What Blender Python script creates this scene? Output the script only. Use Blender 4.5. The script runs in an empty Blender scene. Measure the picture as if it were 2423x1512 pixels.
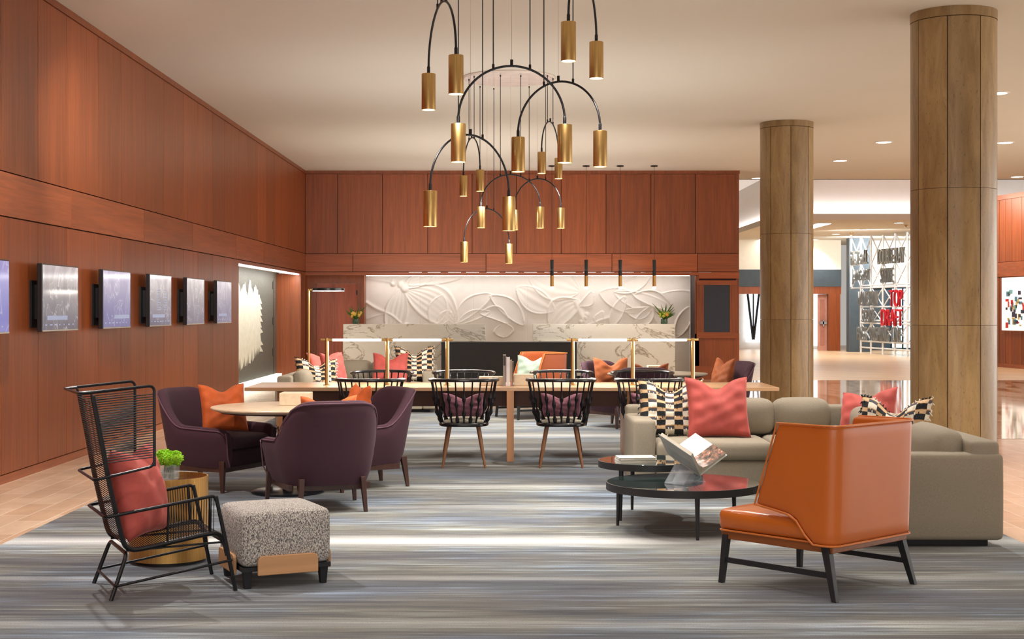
import bpy, math, random
import numpy as np
from mathutils import Vector, Matrix
random.seed(7)
SC = bpy.context.scene
COL = SC.collection
PI = math.pi
def R(d): return math.radians(d)

# ------------------------------------------------------------ camera, world, exposure
FPX, CX, CY, EYE = 3450.0, 1205.0, 732.0, 1.53      # focal length in px, vanishing point, eye height
cam_data = bpy.data.cameras.new('camera')
cam = bpy.data.objects.new('camera', cam_data)
COL.objects.link(cam)
cam.location = (0, 0, EYE)
cam.rotation_euler = (R(90), 0, 0)
cam_data.sensor_fit = 'HORIZONTAL'
cam_data.sensor_width = 36.0
cam_data.lens = 36.0 * FPX / 2423
cam_data.shift_x = (1211.5 - CX) / 2423
cam_data.shift_y = (CY - 756) / 2423
cam_data.clip_end = 200
SC.camera = cam

world = bpy.data.worlds.new('world')
SC.world = world
world.use_nodes = True
bg = world.node_tree.nodes['Background']
bg.inputs[0].default_value = (1.0, 0.93, 0.86, 1)
bg.inputs[1].default_value = 0.42

SC.view_settings.view_transform = 'Standard'
SC.view_settings.look = 'None'
SC.view_settings.exposure = 0.15
SC.view_settings.gamma = 1.0
SC.view_settings.use_curve_mapping = False
SC.cycles.use_denoising = True
SC.cycles.max_bounces = 7
SC.cycles.diffuse_bounces = 4
SC.cycles.glossy_bounces = 3
SC.cycles.transmission_bounces = 6
SC.cycles.caustics_reflective = False
SC.cycles.caustics_refractive = False
SC.cycles.sample_clamp_indirect = 4.0

def light(name, kind, loc, power, color=(1, .86, .72), rot=(0, 0, 0), **kw):
    l = bpy.data.lights.new(name, kind)
    l.energy = power
    l.color = color
    for k, v in kw.items():
        setattr(l, k, v)
    o = bpy.data.objects.new(name, l)
    COL.objects.link(o)
    o.location = loc
    o.rotation_euler = rot
    return o

WARM = (1.0, .84, .68)
NEUT = (1.0, .95, .90)
# recessed downlights over the front lounge (their fixtures are built with the ceiling)
FRONT_DOWN = [(-3.0, 4.6), (-.8, 4.6), (1.4, 4.6), (3.4, 4.6), (-3.2, 7.0), (-1.1, 7.0), (1.1, 7.0), (3.2, 7.0),
              (-3.3, 9.6), (2.4, 9.4), (-3.2, 12.2), (-1.2, 12.8), (1.6, 12.8), (3.2, 12.0)]
for (x, y) in FRONT_DOWN:
    light('downlight_lamp', 'SPOT', (x, y, 4.50), {(-3.3, 9.6): 620, (3.2, 12.0): 420, (1.6, 12.8): 420, (-.8, 4.6): 160}.get((x, y), 95), NEUT, spot_size=R(105), spot_blend=.7, shadow_soft_size=.05)
# added unseen fill behind the camera, brightens surfaces that face it
light('front_fill', 'AREA', (0.5, -5.0, 2.0), 330, (1, .95, .9), rot=(R(90), 0, 0), shape='RECTANGLE', size=9, size_y=3.6)
# daylight from the street windows far to the right of the lobby
light('street_daylight', 'AREA', (15.4, 17.0, 1.9), 620, (1, .96, .92), rot=(R(90), 0, R(90)), shape='RECTANGLE', size=18, size_y=3.6)

# added unseen upward lights, stand in for light bounced onto the ceiling
for (y, p) in ((10.7, 40), (19.0, 70), (26.5, 90)):
    light('ceiling_bounce_fill', 'AREA', (0, y, 2.25), p * .8, (1, .95, .88), rot=(R(180), 0, 0), shape='DISK', size=5.5)
# wall washers: the lounge downlights nearest the left wall, tilted along it
for (x, y, tx, ty, tz, p) in ((-3.2, 7.0, -4.43, 10.6, 1.3, 340), (-3.3, 9.6, -4.43, 14.0, 1.3, 430), (-3.2, 12.2, -4.43, 17.5, 1.5, 560), (-3.2, 12.2, -4.43, 22.0, 1.6, 560)):
    d = Vector((tx - x, ty - y, tz - 4.5))
    light('wall_washer', 'SPOT', (x, y, 4.5), p, (1, .92, .82), rot=d.to_track_quat('-Z', 'Y').to_euler(), spot_size=R(52), spot_blend=.9, shadow_soft_size=.06)

# ------------------------------------------------------------ tagging and mesh helpers
def tag(o, label=None, cat=None, group=None, kind=None):
    if label: o['label'] = label
    if cat: o['category'] = cat
    if group: o['group'] = group
    if kind: o['kind'] = kind
    return o

def thing(name, label, cat, loc=(0, 0, 0), rz=0, group=None):
    o = bpy.data.objects.new(name, None)
    o.empty_display_size = .1
    COL.objects.link(o)
    o.location = loc
    o.rotation_euler = (0, 0, rz)
    return tag(o, label, cat, group)

def copy_tree(o, parent=None):
    c = o.copy()
    COL.objects.link(c)
    c.parent = parent
    for ch in [x for x in o.children]:
        copy_tree(ch, c)
    return c

def place(root, x, y, z, rz, label=None, group=None):
    root.location = (x, y, z)
    root.rotation_euler = (0, 0, rz)
    if label: root['label'] = label
    if group: root['group'] = group
    return root

class MB:
    def __init__(s):
        s.v, s.f, s.m, s.uv = [], [], [], {}
        s.mat = 0
    def add(s, vs, fs):
        b = len(s.v)
        s.v += [tuple(p) for p in vs]
        for f in fs:
            s.f.append(tuple(i + b for i in f))
            s.m.append(s.mat)
        return b
    def box(s, x0, x1, y0, y1, z0, z1, M=None):
        vs = [Vector(p) for p in ((x0, y0, z0), (x1, y0, z0), (x1, y1, z0), (x0, y1, z0), (x0, y0, z1), (x1, y0, z1), (x1, y1, z1), (x0, y1, z1))]
        if M: vs = [M @ p for p in vs]
        s.add(vs, [(0, 3, 2, 1), (4, 5, 6, 7), (0, 1, 5, 4), (1, 2, 6, 5), (2, 3, 7, 6), (3, 0, 4, 7)])
        return s
    def taper(s, p0, p1, a0, b0, a1, b1, rot=0):
        """square-section bar from p0 to p1 with half sizes (a0,b0) -> (a1,b1)"""
        c, sn = math.cos(rot), math.sin(rot)
        vs = []
        for p, a, b in ((p0, a0, b0), (p1, a1, b1)):
            for u, w in ((-a, -b), (a, -b), (a, b), (-a, b)):
                vs.append((p[0] + u * c - w * sn, p[1] + u * sn + w * c, p[2]))
        if p1[2] > p0[2]:
            s.add(vs, [(0, 3, 2, 1), (4, 5, 6, 7), (0, 1, 5, 4), (1, 2, 6, 5), (2, 3, 7, 6), (3, 0, 4, 7)])
        else:
            s.add(vs, [(0, 1, 2, 3), (7, 6, 5, 4), (4, 5, 1, 0), (5, 6, 2, 1), (6, 7, 3, 2), (7, 4, 0, 3)])
        return s
    def loft(s, rings, cap=True, closed=False):
        n = len(rings[0])
        vs = [p for r in rings for p in r]
        fs = []
        m = len(rings)
        for i in range(m if closed else m - 1):
            j = (i + 1) % m
            for k in range(n):
                l = (k + 1) % n
                fs.append((i * n + k, i * n + l, j * n + l, j * n + k))
        if cap and not closed:
            fs.append(tuple(range(n - 1, -1, -1)))
            fs.append(tuple((m - 1) * n + k for k in range(n)))
        s.add(vs, fs)
        return s
    def tube(s, pts, r, n=8, closed=False, cap=True, flat=None):
        pts = [Vector(p) for p in pts]
        m = len(pts)
        rr = r if isinstance(r, (list, tuple)) else [r] * m
        tans = []
        for i in range(m):
            a = pts[(i - 1) % m] if (closed or i > 0) else pts[i]
            b = pts[(i + 1) % m] if (closed or i < m - 1) else pts[i]
            t = (b - a)
            tans.append(t.normalized() if t.length > 1e-9 else Vector((0, 0, 1)))
        ref = Vector((0, 0, 1)) if abs(tans[0].z) < .9 else Vector((1, 0, 0))
        nrm = (ref - tans[0] * ref.dot(tans[0])).normalized()
        rings = []
        for i in range(m):
            if i > 0:
                nrm = (nrm - tans[i] * nrm.dot(tans[i]))
                nrm = nrm.normalized() if nrm.length > 1e-9 else Vector((1, 0, 0))
            bi = tans[i].cross(nrm)
            fa, fb = flat if flat else (1, 1)
            rings.append([pts[i] + nrm * (rr[i] * fa * math.cos(2 * PI * k / n)) + bi * (rr[i] * fb * math.sin(2 * PI * k / n)) for k in range(n)])
        return s.loft(rings, cap=cap, closed=closed)
    def lathe(s, prof, n=32, c=(0, 0, 0)):
        rings = [[(c[0] + r * math.cos(2 * PI * k / n), c[1] + r * math.sin(2 * PI * k / n), c[2] + z) for k in range(n)] for r, z in prof]
        return s.loft(rings)
    def prism(s, poly, z0, z1, M=None):
        n = len(poly)
        vs = [Vector((x, y, z0)) for x, y in poly] + [Vector((x, y, z1)) for x, y in poly]
        if M: vs = [M @ p for p in vs]
        fs = [tuple(range(n - 1, -1, -1)), tuple(range(n, 2 * n))]
        for k in range(n):
            l = (k + 1) % n
            fs.append((k, l, n + l, n + k))
        s.add(vs, fs)
        return s
    def rbox(s, x0, x1, y0, y1, z0, z1, r=.03, puff=0, mid=4, M=None, side=0):
        """soft rounded box; puff swells the top, side swells the flanks"""
        c = Vector(((x0 + x1) / 2, (y0 + y1) / 2, (z0 + z1) / 2))
        h = Vector(((x1 - x0) / 2, (y1 - y0) / 2, (z1 - z0) / 2))
        r = min(r, h.x * .98, h.y * .98, h.z * .98)
        def axis(H):
            a = [-H, -H + r * .12, -H + r * .4, -H + r]
            inner = H - r
            for i in range(1, mid):
                a.append(-inner + 2 * inner * i / mid)
            a += [H - r, H - r * .4, H - r * .12, H]
            return a
        ax = [axis(h.x), axis(h.y), axis(h.z)]
        idx, vs, fs = {}, [], []
        def pt(i, j, k):
            key = (i, j, k)
            if key in idx: return idx[key]
            p = Vector((ax[0][i], ax[1][j], ax[2][k]))
            q = Vector([max(-h[a] + r, min(h[a] - r, p[a])) for a in range(3)])
            d = p - q
            if d.length > 1e-9: p = q + d * (r / d.length)
            ux, uy, uz = p.x / h.x, p.y / h.y, p.z / h.z
            if puff and uz > 0: p.z += puff * (1 - ux * ux) * (1 - uy * uy) * uz
            if side:
                p.x += side * ux * (1 - uy * uy) * (1 - uz * uz)
                p.y += side * uy * (1 - ux * ux) * (1 - uz * uz)
            p = p + c
            if M: p = M @ p
            idx[key] = len(vs)
            vs.append(p)
            return idx[key]
        nx, ny, nz = len(ax[0]) - 1, len(ax[1]) - 1, len(ax[2]) - 1
        for i in range(nx):
            for j in range(ny):
                fs.append((pt(i, j, 0), pt(i, j + 1, 0), pt(i + 1, j + 1, 0), pt(i + 1, j, 0)))
                fs.append((pt(i, j, nz), pt(i + 1, j, nz), pt(i + 1, j + 1, nz), pt(i, j + 1, nz)))
        for i in range(nx):
            for k in range(nz):
                fs.append((pt(i, 0, k), pt(i + 1, 0, k), pt(i + 1, 0, k + 1), pt(i, 0, k + 1)))
                fs.append((pt(i, ny, k), pt(i, ny, k + 1), pt(i + 1, ny, k + 1), pt(i + 1, ny, k)))
        for j in range(ny):
            for k in range(nz):
                fs.append((pt(0, j, k), pt(0, j, k + 1), pt(0, j + 1, k + 1), pt(0, j + 1, k)))
                fs.append((pt(nx, j, k), pt(nx, j + 1, k), pt(nx, j + 1, k + 1), pt(nx, j, k + 1)))
        s.add(vs, fs)
        return s
    def build(s, name, mat, parent=None, smooth=True, angle=38, bevel=0, seg=2, subsurf=0, solidify=0):
        me = bpy.data.meshes.new(name)
        me.from_pydata([tuple(p) for p in s.v], [], s.f)
        mats = mat if isinstance(mat, (list, tuple)) else [mat]
        for m in mats: me.materials.append(m)
        if len(mats) > 1:
            me.polygons.foreach_set('material_index', s.m)
        if s.uv:
            layer = me.uv_layers.new(name='UVMap')
            for lp in me.loops:
                layer.data[lp.index].uv = s.uv.get(lp.vertex_index, (0, 0))
        me.update()
        if smooth:
            me.shade_smooth()
            me.set_sharp_from_angle(angle=R(angle))
        o = bpy.data.objects.new(name, me)
        COL.objects.link(o)
        if parent: o.parent = parent
        if solidify:
            md = o.modifiers.new('solid', 'SOLIDIFY'); md.thickness = solidify; md.offset = -1
        if bevel:
            md = o.modifiers.new('bevel', 'BEVEL'); md.width = bevel; md.segments = seg; md.limit_method = 'ANGLE'; md.angle_limit = R(40)
        if subsurf:
            md = o.modifiers.new('sub', 'SUBSURF'); md.levels = subsurf; md.render_levels = subsurf
        return o

def curve(pts, n=8):
    """Catmull-Rom through pts"""
    P = [Vector(p) for p in pts]
    P = [P[0] * 2 - P[1]] + P + [P[-1] * 2 - P[-2]]
    out = []
    for i in range(1, len(P) - 2):
        for k in range(n):
            t = k / n
            a, b, c, d = P[i - 1], P[i], P[i + 1], P[i + 2]
            out.append(.5 * ((2 * b) + (c - a) * t + (2 * a - 5 * b + 4 * c - d) * t * t + (3 * b - a - 3 * c + d) * t ** 3))
    out.append(P[-2])
    return out

def fillet(pts, r, n=5):
    """polyline with rounded corners"""
    P = [Vector(p) for p in pts]
    out = [P[0]]
    for i in range(1, len(P) - 1):
        a, b, c = P[i - 1], P[i], P[i + 1]
        d1, d2 = (a - b), (c - b)
        rr = min(r, d1.length * .49, d2.length * .49)
        p, q = b + d1.normalized() * rr, b + d2.normalized() * rr
        for k in range(n + 1):
            t = k / n
            out.append((1 - t) ** 2 * p + 2 * t * (1 - t) * b + t * t * q)
    out.append(P[-1])
    return out

# ------------------------------------------------------------ materials
def new_mat(name):
    m = bpy.data.materials.new(name)
    m.use_nodes = True
    nt = m.node_tree
    b = nt.nodes['Principled BSDF']
    return m, nt, b
def N(nt, t, **kw):
    n = nt.nodes.new(t)
    for k, v in kw.items():
        if k.startswith('i_'): n.inputs[k[2:].replace('_', ' ')].default_value = v
        else: setattr(n, k, v)
    return n
def coords(nt, scale=(1, 1, 1), rot=(0, 0, 0), kind='Object'):
    tc = N(nt, 'ShaderNodeTexCoord')
    mp = N(nt, 'ShaderNodeMapping')
    mp.inputs['Scale'].default_value = scale
    mp.inputs['Rotation'].default_value = rot
    nt.links.new(tc.outputs[kind], mp.inputs[0])
    return mp.outputs[0]
def noise(nt, vec, scale=5, detail=3, rough=.5, dist=0):
    n = N(nt, 'ShaderNodeTexNoise')
    n.inputs['Scale'].default_value = scale
    n.inputs['Detail'].default_value = detail
    n.inputs['Roughness'].default_value = rough
    n.inputs['Distortion'].default_value = dist
    nt.links.new(vec, n.inputs['Vector'])
    return n.outputs[0]
def ramp(nt, fac, stops, interp='LINEAR'):
    r = N(nt, 'ShaderNodeValToRGB')
    r.color_ramp.interpolation = interp
    el = r.color_ramp.elements
    while len(el) < len(stops): el.new(.5)
    for e, (p, c) in zip(el, stops):
        e.position = p
        e.color = (c[0], c[1], c[2], 1)
    nt.links.new(fac, r.inputs[0])
    return r.outputs[0]
def mix(nt, fac, a, b, mode='MIX'):
    m = N(nt, 'ShaderNodeMix', data_type='RGBA', blend_type=mode)
    for sock, v in ((m.inputs[0], fac), (m.inputs[6], a), (m.inputs[7], b)):
        if hasattr(v, 'is_linked') or hasattr(v, 'links'): nt.links.new(v, sock)
        elif isinstance(v, (int, float)): sock.default_value = v
        else: sock.default_value = (v[0], v[1], v[2], 1)
    return m.outputs[2]
def math_n(nt, op, a, b=None, c=None):
    m = N(nt, 'ShaderNodeMath', operation=op)
    for i, v in enumerate((a, b, c)):
        if v is None: continue
        if isinstance(v, (int, float)): m.inputs[i].default_value = v
        else: nt.links.new(v, m.inputs[i])
    return m.outputs[0]
def bump(nt, b, h, strength=.2, dist=.01):
    bp = N(nt, 'ShaderNodeBump')
    bp.inputs['Strength'].default_value = strength
    bp.inputs['Distance'].default_value = dist
    nt.links.new(h, bp.inputs['Height'])
    nt.links.new(bp.outputs[0], b.inputs['Normal'])
def simple(name, col, rough=.5, metal=0, var=.08, scale=6, emit=None, estr=1, alpha=None, trans=0, ior=1.45, sheen=0, coat=0, bumpy=0, bscale=200, spec=.5):
    m, nt, b = new_mat(name)
    v = coords(nt)
    n = noise(nt, v, scale, 2)
    lo = [max(0, c * (1 - var)) for c in col]
    hi = [min(1, c * (1 + var)) for c in col]
    nt.links.new(ramp(nt, n, [(.3, lo), (.7, hi)]), b.inputs['Base Color'])
    b.inputs['Roughness'].default_value = rough
    b.inputs['Metallic'].default_value = metal
    b.inputs['Specular IOR Level'].default_value = spec
    if trans:
        b.inputs['Transmission Weight'].default_value = trans
        b.inputs['IOR'].default_value = ior
    if sheen:
        b.inputs['Sheen Weight'].default_value = sheen
        b.inputs['Sheen Roughness'].default_value = .4
        b.inputs['Sheen Tint'].default_value = (min(1, col[0] * 2 + .2), min(1, col[1] * 2 + .2), min(1, col[2] * 2 + .2), 1)
    if coat:
        b.inputs['Coat Weight'].default_value = coat
        b.inputs['Coat Roughness'].default_value = .08
    if emit:
        b.inputs['Emission Color'].default_value = (*emit, 1)
        b.inputs['Emission Strength'].default_value = estr
    if bumpy:
        bump(nt, b, noise(nt, v, bscale, 2), bumpy, .004)
    return m
def srgb(r, g, b):
    f = lambda c: (c / 255 / 12.92) if c / 255 <= .04045 else ((c / 255 + .055) / 1.055) ** 2.4
    return (f(r), f(g), f(b))

def wood(name, col, grain='Z', rough=.38, island=.16, fine=1.0, coat=.0, contrast=.22):
    m, nt, b = new_mat(name)
    k = {'Z': (1, 1, .045), 'X': (.045, 1, 1), 'Y': (1, .045, 1)}[grain]
    v = coords(nt, k)
    geo = N(nt, 'ShaderNodeNewGeometry')
    off = N(nt, 'ShaderNodeVectorMath', operation='ADD')
    comb = N(nt, 'ShaderNodeCombineXYZ')
    sc = math_n(nt, 'MULTIPLY', geo.outputs['Random Per Island'], 37.0)
    for i in range(3): nt.links.new(sc, comb.inputs[i])
    nt.links.new(v, off.inputs[0]); nt.links.new(comb.outputs[0], off.inputs[1])
    n1 = noise(nt, off.outputs[0], 26 * fine, 4, .6, .6)
    n2 = noise(nt, off.outputs[0], 5 * fine, 3, .5, 1.2)
    d = [c * (1 - contrast) for c in col]
    l = [min(1, c * (1 + contrast)) for c in col]
    c1 = ramp(nt, n1, [(.3, d), (.7, l)])
    c2 = ramp(nt, n2, [(.3, [.86] * 3), (.7, [1.12] * 3)])
    c = mix(nt, 1.0, c1, c2, 'MULTIPLY')
    isl = ramp(nt, geo.outputs['Random Per Island'], [(0, [1 - island] * 3), (1, [1 + island, 1 + island * .8, 1 + island * .7])])
    c = mix(nt, 1.0, c, isl, 'MULTIPLY')
    nt.links.new(c, b.inputs['Base Color'])
    b.inputs['Roughness'].default_value = rough
    if coat:
        b.inputs['Coat Weight'].default_value = coat
        b.inputs['Coat Roughness'].default_value = .15
    bump(nt, b, n1, .05, .002)
    return m

M = {}
WOODC = srgb(140, 72, 34)
M['wood_v'] = wood('panel_wood_vertical', WOODC, 'Z', .36)
M['wood_hx'] = wood('panel_wood_horizontal_x', srgb(154, 80, 40), 'X', .36)
M['wood_hy'] = wood('panel_wood_horizontal_y', srgb(150, 82, 48), 'Y', .36)
M['gap'] = simple('panel_gap', srgb(52, 20, 12), .8)
M['oak'] = wood('table_oak', srgb(204, 160, 118), 'X', .3, .06, contrast=.12, coat=.2)
M['oak_leg'] = wood('table_leg_oak', srgb(196, 140, 96), 'Z', .4, .06, contrast=.12)
M['oak_shaded'] = wood('table_apron_shaded', srgb(96, 56, 38), 'X', .5, .06, contrast=.12)  # oak darkened in colour for the shade under the tabletop
M['walnut_leg'] = wood('chair_leg_wood', srgb(136, 92, 60), 'Z', .4, .05, contrast=.12)
M['dark_leg'] = wood('armchair_leg_wood', srgb(66, 42, 36), 'Z', .35, .05)
M['rail_wood'] = wood('lounge_rail_wood', srgb(140, 78, 34), 'X', .4, .05)
M['light_wood'] = wood('ottoman_slat_wood', srgb(184, 138, 96), 'X', .45, .05, contrast=.1)
M['black'] = simple('black_lacquer', srgb(20, 20, 24), .28, 0, .1, coat=.3)
M['black_matt'] = simple('black_matt', srgb(30, 31, 34), .5)
M['black_metal'] = simple('black_metal', srgb(22, 22, 26), .38, .3)
M['dark_panel'] = simple('charcoal_panel', srgb(40, 41, 45), .55)
def brushed(name, col, rough=.28):
    m, nt, b = new_mat(name)
    v = coords(nt, (1, 1, .02))
    n = noise(nt, v, 180, 2)
    nt.links.new(ramp(nt, n, [(.3, [c * .82 for c in col]), (.7, [min(1, c * 1.1) for c in col])]), b.inputs['Base Color'])
    b.inputs['Metallic'].default_value = 1
    b.inputs['Roughness'].default_value = rough
    return m
M['brass'] = brushed('brushed_brass', srgb(205, 168, 108), .3)
M['brass_satin'] = brushed('satin_brass', srgb(206, 160, 94), .45)
M['chrome'] = simple('chrome', (.75, .76, .78), .15, 1)
M['white_plaster'] = simple('white_plaster', srgb(232, 226, 220), .6, var=.02)
M['cream_wall'] = simple('cream_wall', srgb(236, 230, 214), .7, var=.02)
M['slate'] = simple('slate_paint', srgb(62, 74, 82), .6)
M['ceiling'] = simple('ceiling_paint', srgb(226, 222, 212), .9, var=.012, scale=.6)
M['tray'] = simple('ceiling_tray_paint', srgb(240, 236, 232), .9, var=.01)
M['glow_cool'] = simple('glow_cool', (1, 1, 1), .5, emit=(1, .96, .92), estr=6)
M['glow_led'] = simple('glow_led', (1, 1, 1), .5, emit=(1, .97, .93), estr=10)
M['glow_shade'] = simple('glow_shade', (1, 1, 1), .5, emit=(1, .93, .78), estr=14)
M['glow_down'] = simple('glow_downlight', (1, 1, 1), .5, emit=(1, .96, .9), estr=5)
M['purple'] = simple('aubergine_weave', srgb(62, 32, 45), .85, var=.16, scale=260, sheen=.08, bumpy=.25, bscale=500)
M['purple_dark'] = simple('aubergine_seat', srgb(52, 27, 38), .85, var=.12, scale=260, sheen=.05)
M['piping'] = simple('aubergine_piping', srgb(98, 66, 80), .8)
M['mauve'] = simple('mauve_linen', srgb(150, 98, 112), .85, sheen=.3, bumpy=.1)
M['stripe_pad'] = simple('grey_pad', srgb(186, 180, 160), .9, var=.12, scale=60)
M['sofa'] = simple('greige_upholstery', srgb(146, 136, 119), .9, var=.16, scale=260, bumpy=.3, bscale=420)
M['coral'] = simple('coral_velvet', srgb(180, 78, 70), .75, var=.16, scale=9, sheen=.5)
M['orange_velvet'] = simple('orange_velvet', srgb(188, 84, 26), .75, var=.22, scale=9, sheen=.5)
M['ochre_velvet'] = simple('ochre_velvet', srgb(150, 78, 34), .75, var=.2, scale=9, sheen=.5)
M['sage'] = simple('sage_linen', srgb(132, 148, 134), .85, var=.06, sheen=.3)
M['leather'] = simple('cognac_leather', srgb(196, 100, 32), .4, var=.05, scale=3, coat=.08, bumpy=.06, bscale=260)
M['leather_pipe'] = simple('cognac_piping', srgb(206, 116, 54), .35)
M['leather_seat'] = simple('cognac_seat_leather', srgb(200, 104, 34), .26, var=.05, scale=3, coat=.3)
M['leather_tan'] = simple('brown_leather', srgb(158, 80, 44), .4, var=.05, scale=3, coat=.08)
M['paper'] = simple('paper_white', srgb(214, 212, 206), .7, var=.03)
M['page_edge'] = simple('page_edges', srgb(214, 206, 190), .8)
M['cover_grey'] = simple('book_cover_grey', srgb(196, 196, 190), .5)
M['photo_page'] = None
M['limestone'] = simple('limestone_block', srgb(232, 216, 188), .6, var=.06, scale=40)
M['glass'] = simple('clear_glass', (.85, .9, .9), .02, var=0)
M['glass'].node_tree.nodes['Principled BSDF'].inputs['Alpha'].default_value = .2
M['acrylic'] = simple('clear_acrylic', (.8, .86, .95), .03, var=0)
M['acrylic'].node_tree.nodes['Principled BSDF'].inputs['Alpha'].default_value = .13
M['water'] = simple('vase_water', (.8, .86, .84), .03, var=0)
M['water'].node_tree.nodes['Principled BSDF'].inputs['Alpha'].default_value = .3
M['moss'] = simple('green_moss', srgb(150, 205, 40), .9, var=.25, scale=30)
M['leafgreen'] = simple('leaf_green', srgb(74, 112, 44), .7, var=.3, scale=30)
M['yellow_flower'] = simple('yellow_petals', srgb(240, 200, 96), .7, var=.15, scale=30)
M['orange_flower'] = simple('orange_petals', srgb(226, 150, 70), .7, var=.15, scale=30)
M['green_flower'] = simple('green_petals', srgb(150, 160, 50), .7, var=.2, scale=30)
M['rubber'] = simple('black_plinth', srgb(16, 16, 20), .6)
M['red'] = simple('red_letter', srgb(170, 12, 30), .4)
M['steel'] = simple('polished_steel', srgb(150, 152, 150), .35, .85)
M['white_steel'] = simple('white_steel_tube', srgb(225, 228, 230), .4, .2)
M['white_mark'] = simple('white_marking', srgb(225, 225, 235), .6)
M['text_dark'] = simple('dark_print', srgb(70, 66, 62), .6)

def travertine(name, base, dark, rough):
    m, nt, b = new_mat(name)
    v = coords(nt, (1, 1, .16))
    n1 = noise(nt, v, 9, 5, .65, .8)
    v2 = coords(nt, (1, 1, .35))
    n2 = noise(nt, v2, 60, 3, .6)
    geo = N(nt, 'ShaderNodeNewGeometry')
    c = ramp(nt, n1, [(.28, dark), (.7, base)])
    pit = ramp(nt, n2, [(.28, [.62] * 3), (.4, [1] * 3)])
    c = mix(nt, 1.0, c, pit, 'MULTIPLY')
    isl = ramp(nt, geo.outputs['Random Per Island'], [(0, [.88] * 3), (1, [1.1] * 3)])
    c = mix(nt, 1.0, c, isl, 'MULTIPLY')
    nt.links.new(c, b.inputs['Base Color'])
    b.inputs['Roughness'].default_value = rough
    return m
M['travertine'] = travertine('column_travertine', srgb(172, 144, 100), srgb(132, 104, 66), .35)

def carpet():
    m, nt, b = new_mat('striped_carpet')
    a1 = noise(nt, coords(nt, (.22, 1.25, 1)), 1.6, 5, .62, .25)
    a2 = noise(nt, coords(nt, (.42, 9.0, 1)), 1.9, 4, .7)
    a3 = noise(nt, coords(nt, (.7, 38, 1)), 2.0, 2, .5)
    a4 = noise(nt, coords(nt, (.55, .9, 1)), 1.3, 3, .6)
    s = math_n(nt, 'ADD', math_n(nt, 'MULTIPLY', a1, .36), math_n(nt, 'MULTIPLY', a2, .38))
    s = math_n(nt, 'ADD', s, math_n(nt, 'MULTIPLY', a3, .28))
    c = ramp(nt, s, [(.38, srgb(42, 45, 54)), (.44, srgb(64, 67, 72)), (.49, srgb(94, 95, 90)), (.53, srgb(108, 109, 102)), (.58, srgb(140, 150, 150)), (.66, srgb(206, 216, 214))])
    blue = ramp(nt, a4, [(.42, (.99, .96, .92)), (.6, (.66, .78, 1.04))])
    c = mix(nt, 1.0, c, blue, 'MULTIPLY')
    # woven light stripes lying at certain depths of the room
    sep = N(nt, 'ShaderNodeSeparateXYZ')
    nt.links.new(coords(nt), sep.inputs[0])
    yw = math_n(nt, 'ADD', sep.outputs[1], math_n(nt, 'MULTIPLY', math_n(nt, 'SUBTRACT', a4, .5), .12))
    tot = None
    for (yc, w, amp) in ((9.58, .17, .75), (12.55, .12, .3), (14.2, .07, .4), (15.9, .12, .4), (8.25, .06, .25), (7.05, .08, .25), (11.2, .10, .2), (17.6, .2, .4)):
        d = math_n(nt, 'DIVIDE', math_n(nt, 'SUBTRACT', yw, yc), w)
        g = math_n(nt, 'POWER', 2.718, math_n(nt, 'MULTIPLY', math_n(nt, 'MULTIPLY', d, d), -1.0))
        g = math_n(nt, 'MULTIPLY', g, amp)
        tot = g if tot is None else math_n(nt, 'ADD', tot, g)
    tot = math_n(nt, 'MULTIPLY', tot, math_n(nt, 'ADD', a2, .45))
    c = mix(nt, tot, c, srgb(222, 224, 222))
    dk = None
    for (yc, w, amp) in ((7.75, .28, .5), (10.5, .18, .3), (13.4, .22, .35), (8.9, .16, .35), (6.75, .1, .4)):
        d = math_n(nt, 'DIVIDE', math_n(nt, 'SUBTRACT', yw, yc), w)
        g = math_n(nt, 'POWER', 2.718, math_n(nt, 'MULTIPLY', math_n(nt, 'MULTIPLY', d, d), -1.0))
        g = math_n(nt, 'MULTIPLY', g, amp)
        dk = g if dk is None else math_n(nt, 'ADD', dk, g)
    c = mix(nt, dk, c, srgb(66, 66, 80))
    fine = noise(nt, coords(nt, (1, 2.2, 1)), 130, 2)
    c = mix(nt, 1.0, c, ramp(nt, fine, [(.3, [.72] * 3), (.7, [1.25] * 3)]), 'MULTIPLY')
    nt.links.new(c, b.inputs['Base Color'])
    b.inputs['Roughness'].default_value = .95
    b.inputs['Sheen Weight'].default_value = .15
    bump(nt, b, fine, .4, .004)
    return m
M['carpet'] = carpet()

def stone_floor():
    m, nt, b = new_mat('polished_stone_floor')
    v = coords(nt, (1, 1, 1), (0, 0, R(90)))
    br = N(nt, 'ShaderNodeTexBrick')
    nt.links.new(v, br.inputs['Vector'])
    br.inputs['Scale'].default_value = 1.0
    br.inputs['Brick Width'].default_value = .62
    br.inputs['Row Height'].default_value = .21
    br.inputs['Mortar Size'].default_value = .004
    br.inputs['Mortar Smooth'].default_value = .3
    br.inputs['Color1'].default_value = (*srgb(222, 196, 168), 1)
    br.inputs['Color2'].default_value = (*srgb(206, 176, 146), 1)
    br.inputs['Mortar'].default_value = (*srgb(240, 226, 206), 1)
    n = noise(nt, coords(nt, (1, .3, 1)), 3.5, 4, .6, 1)
    c = mix(nt, 1.0, br.outputs[0], ramp(nt, n, [(.3, [.86] * 3), (.7, [1.08] * 3)]), 'MULTIPLY')
    nt.links.new(c, b.inputs['Base Color'])
    b.inputs['Roughness'].default_value = .16
    bump(nt, b, noise(nt, coords(nt), 3.0, 2), .035, .01)
    return m
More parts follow.
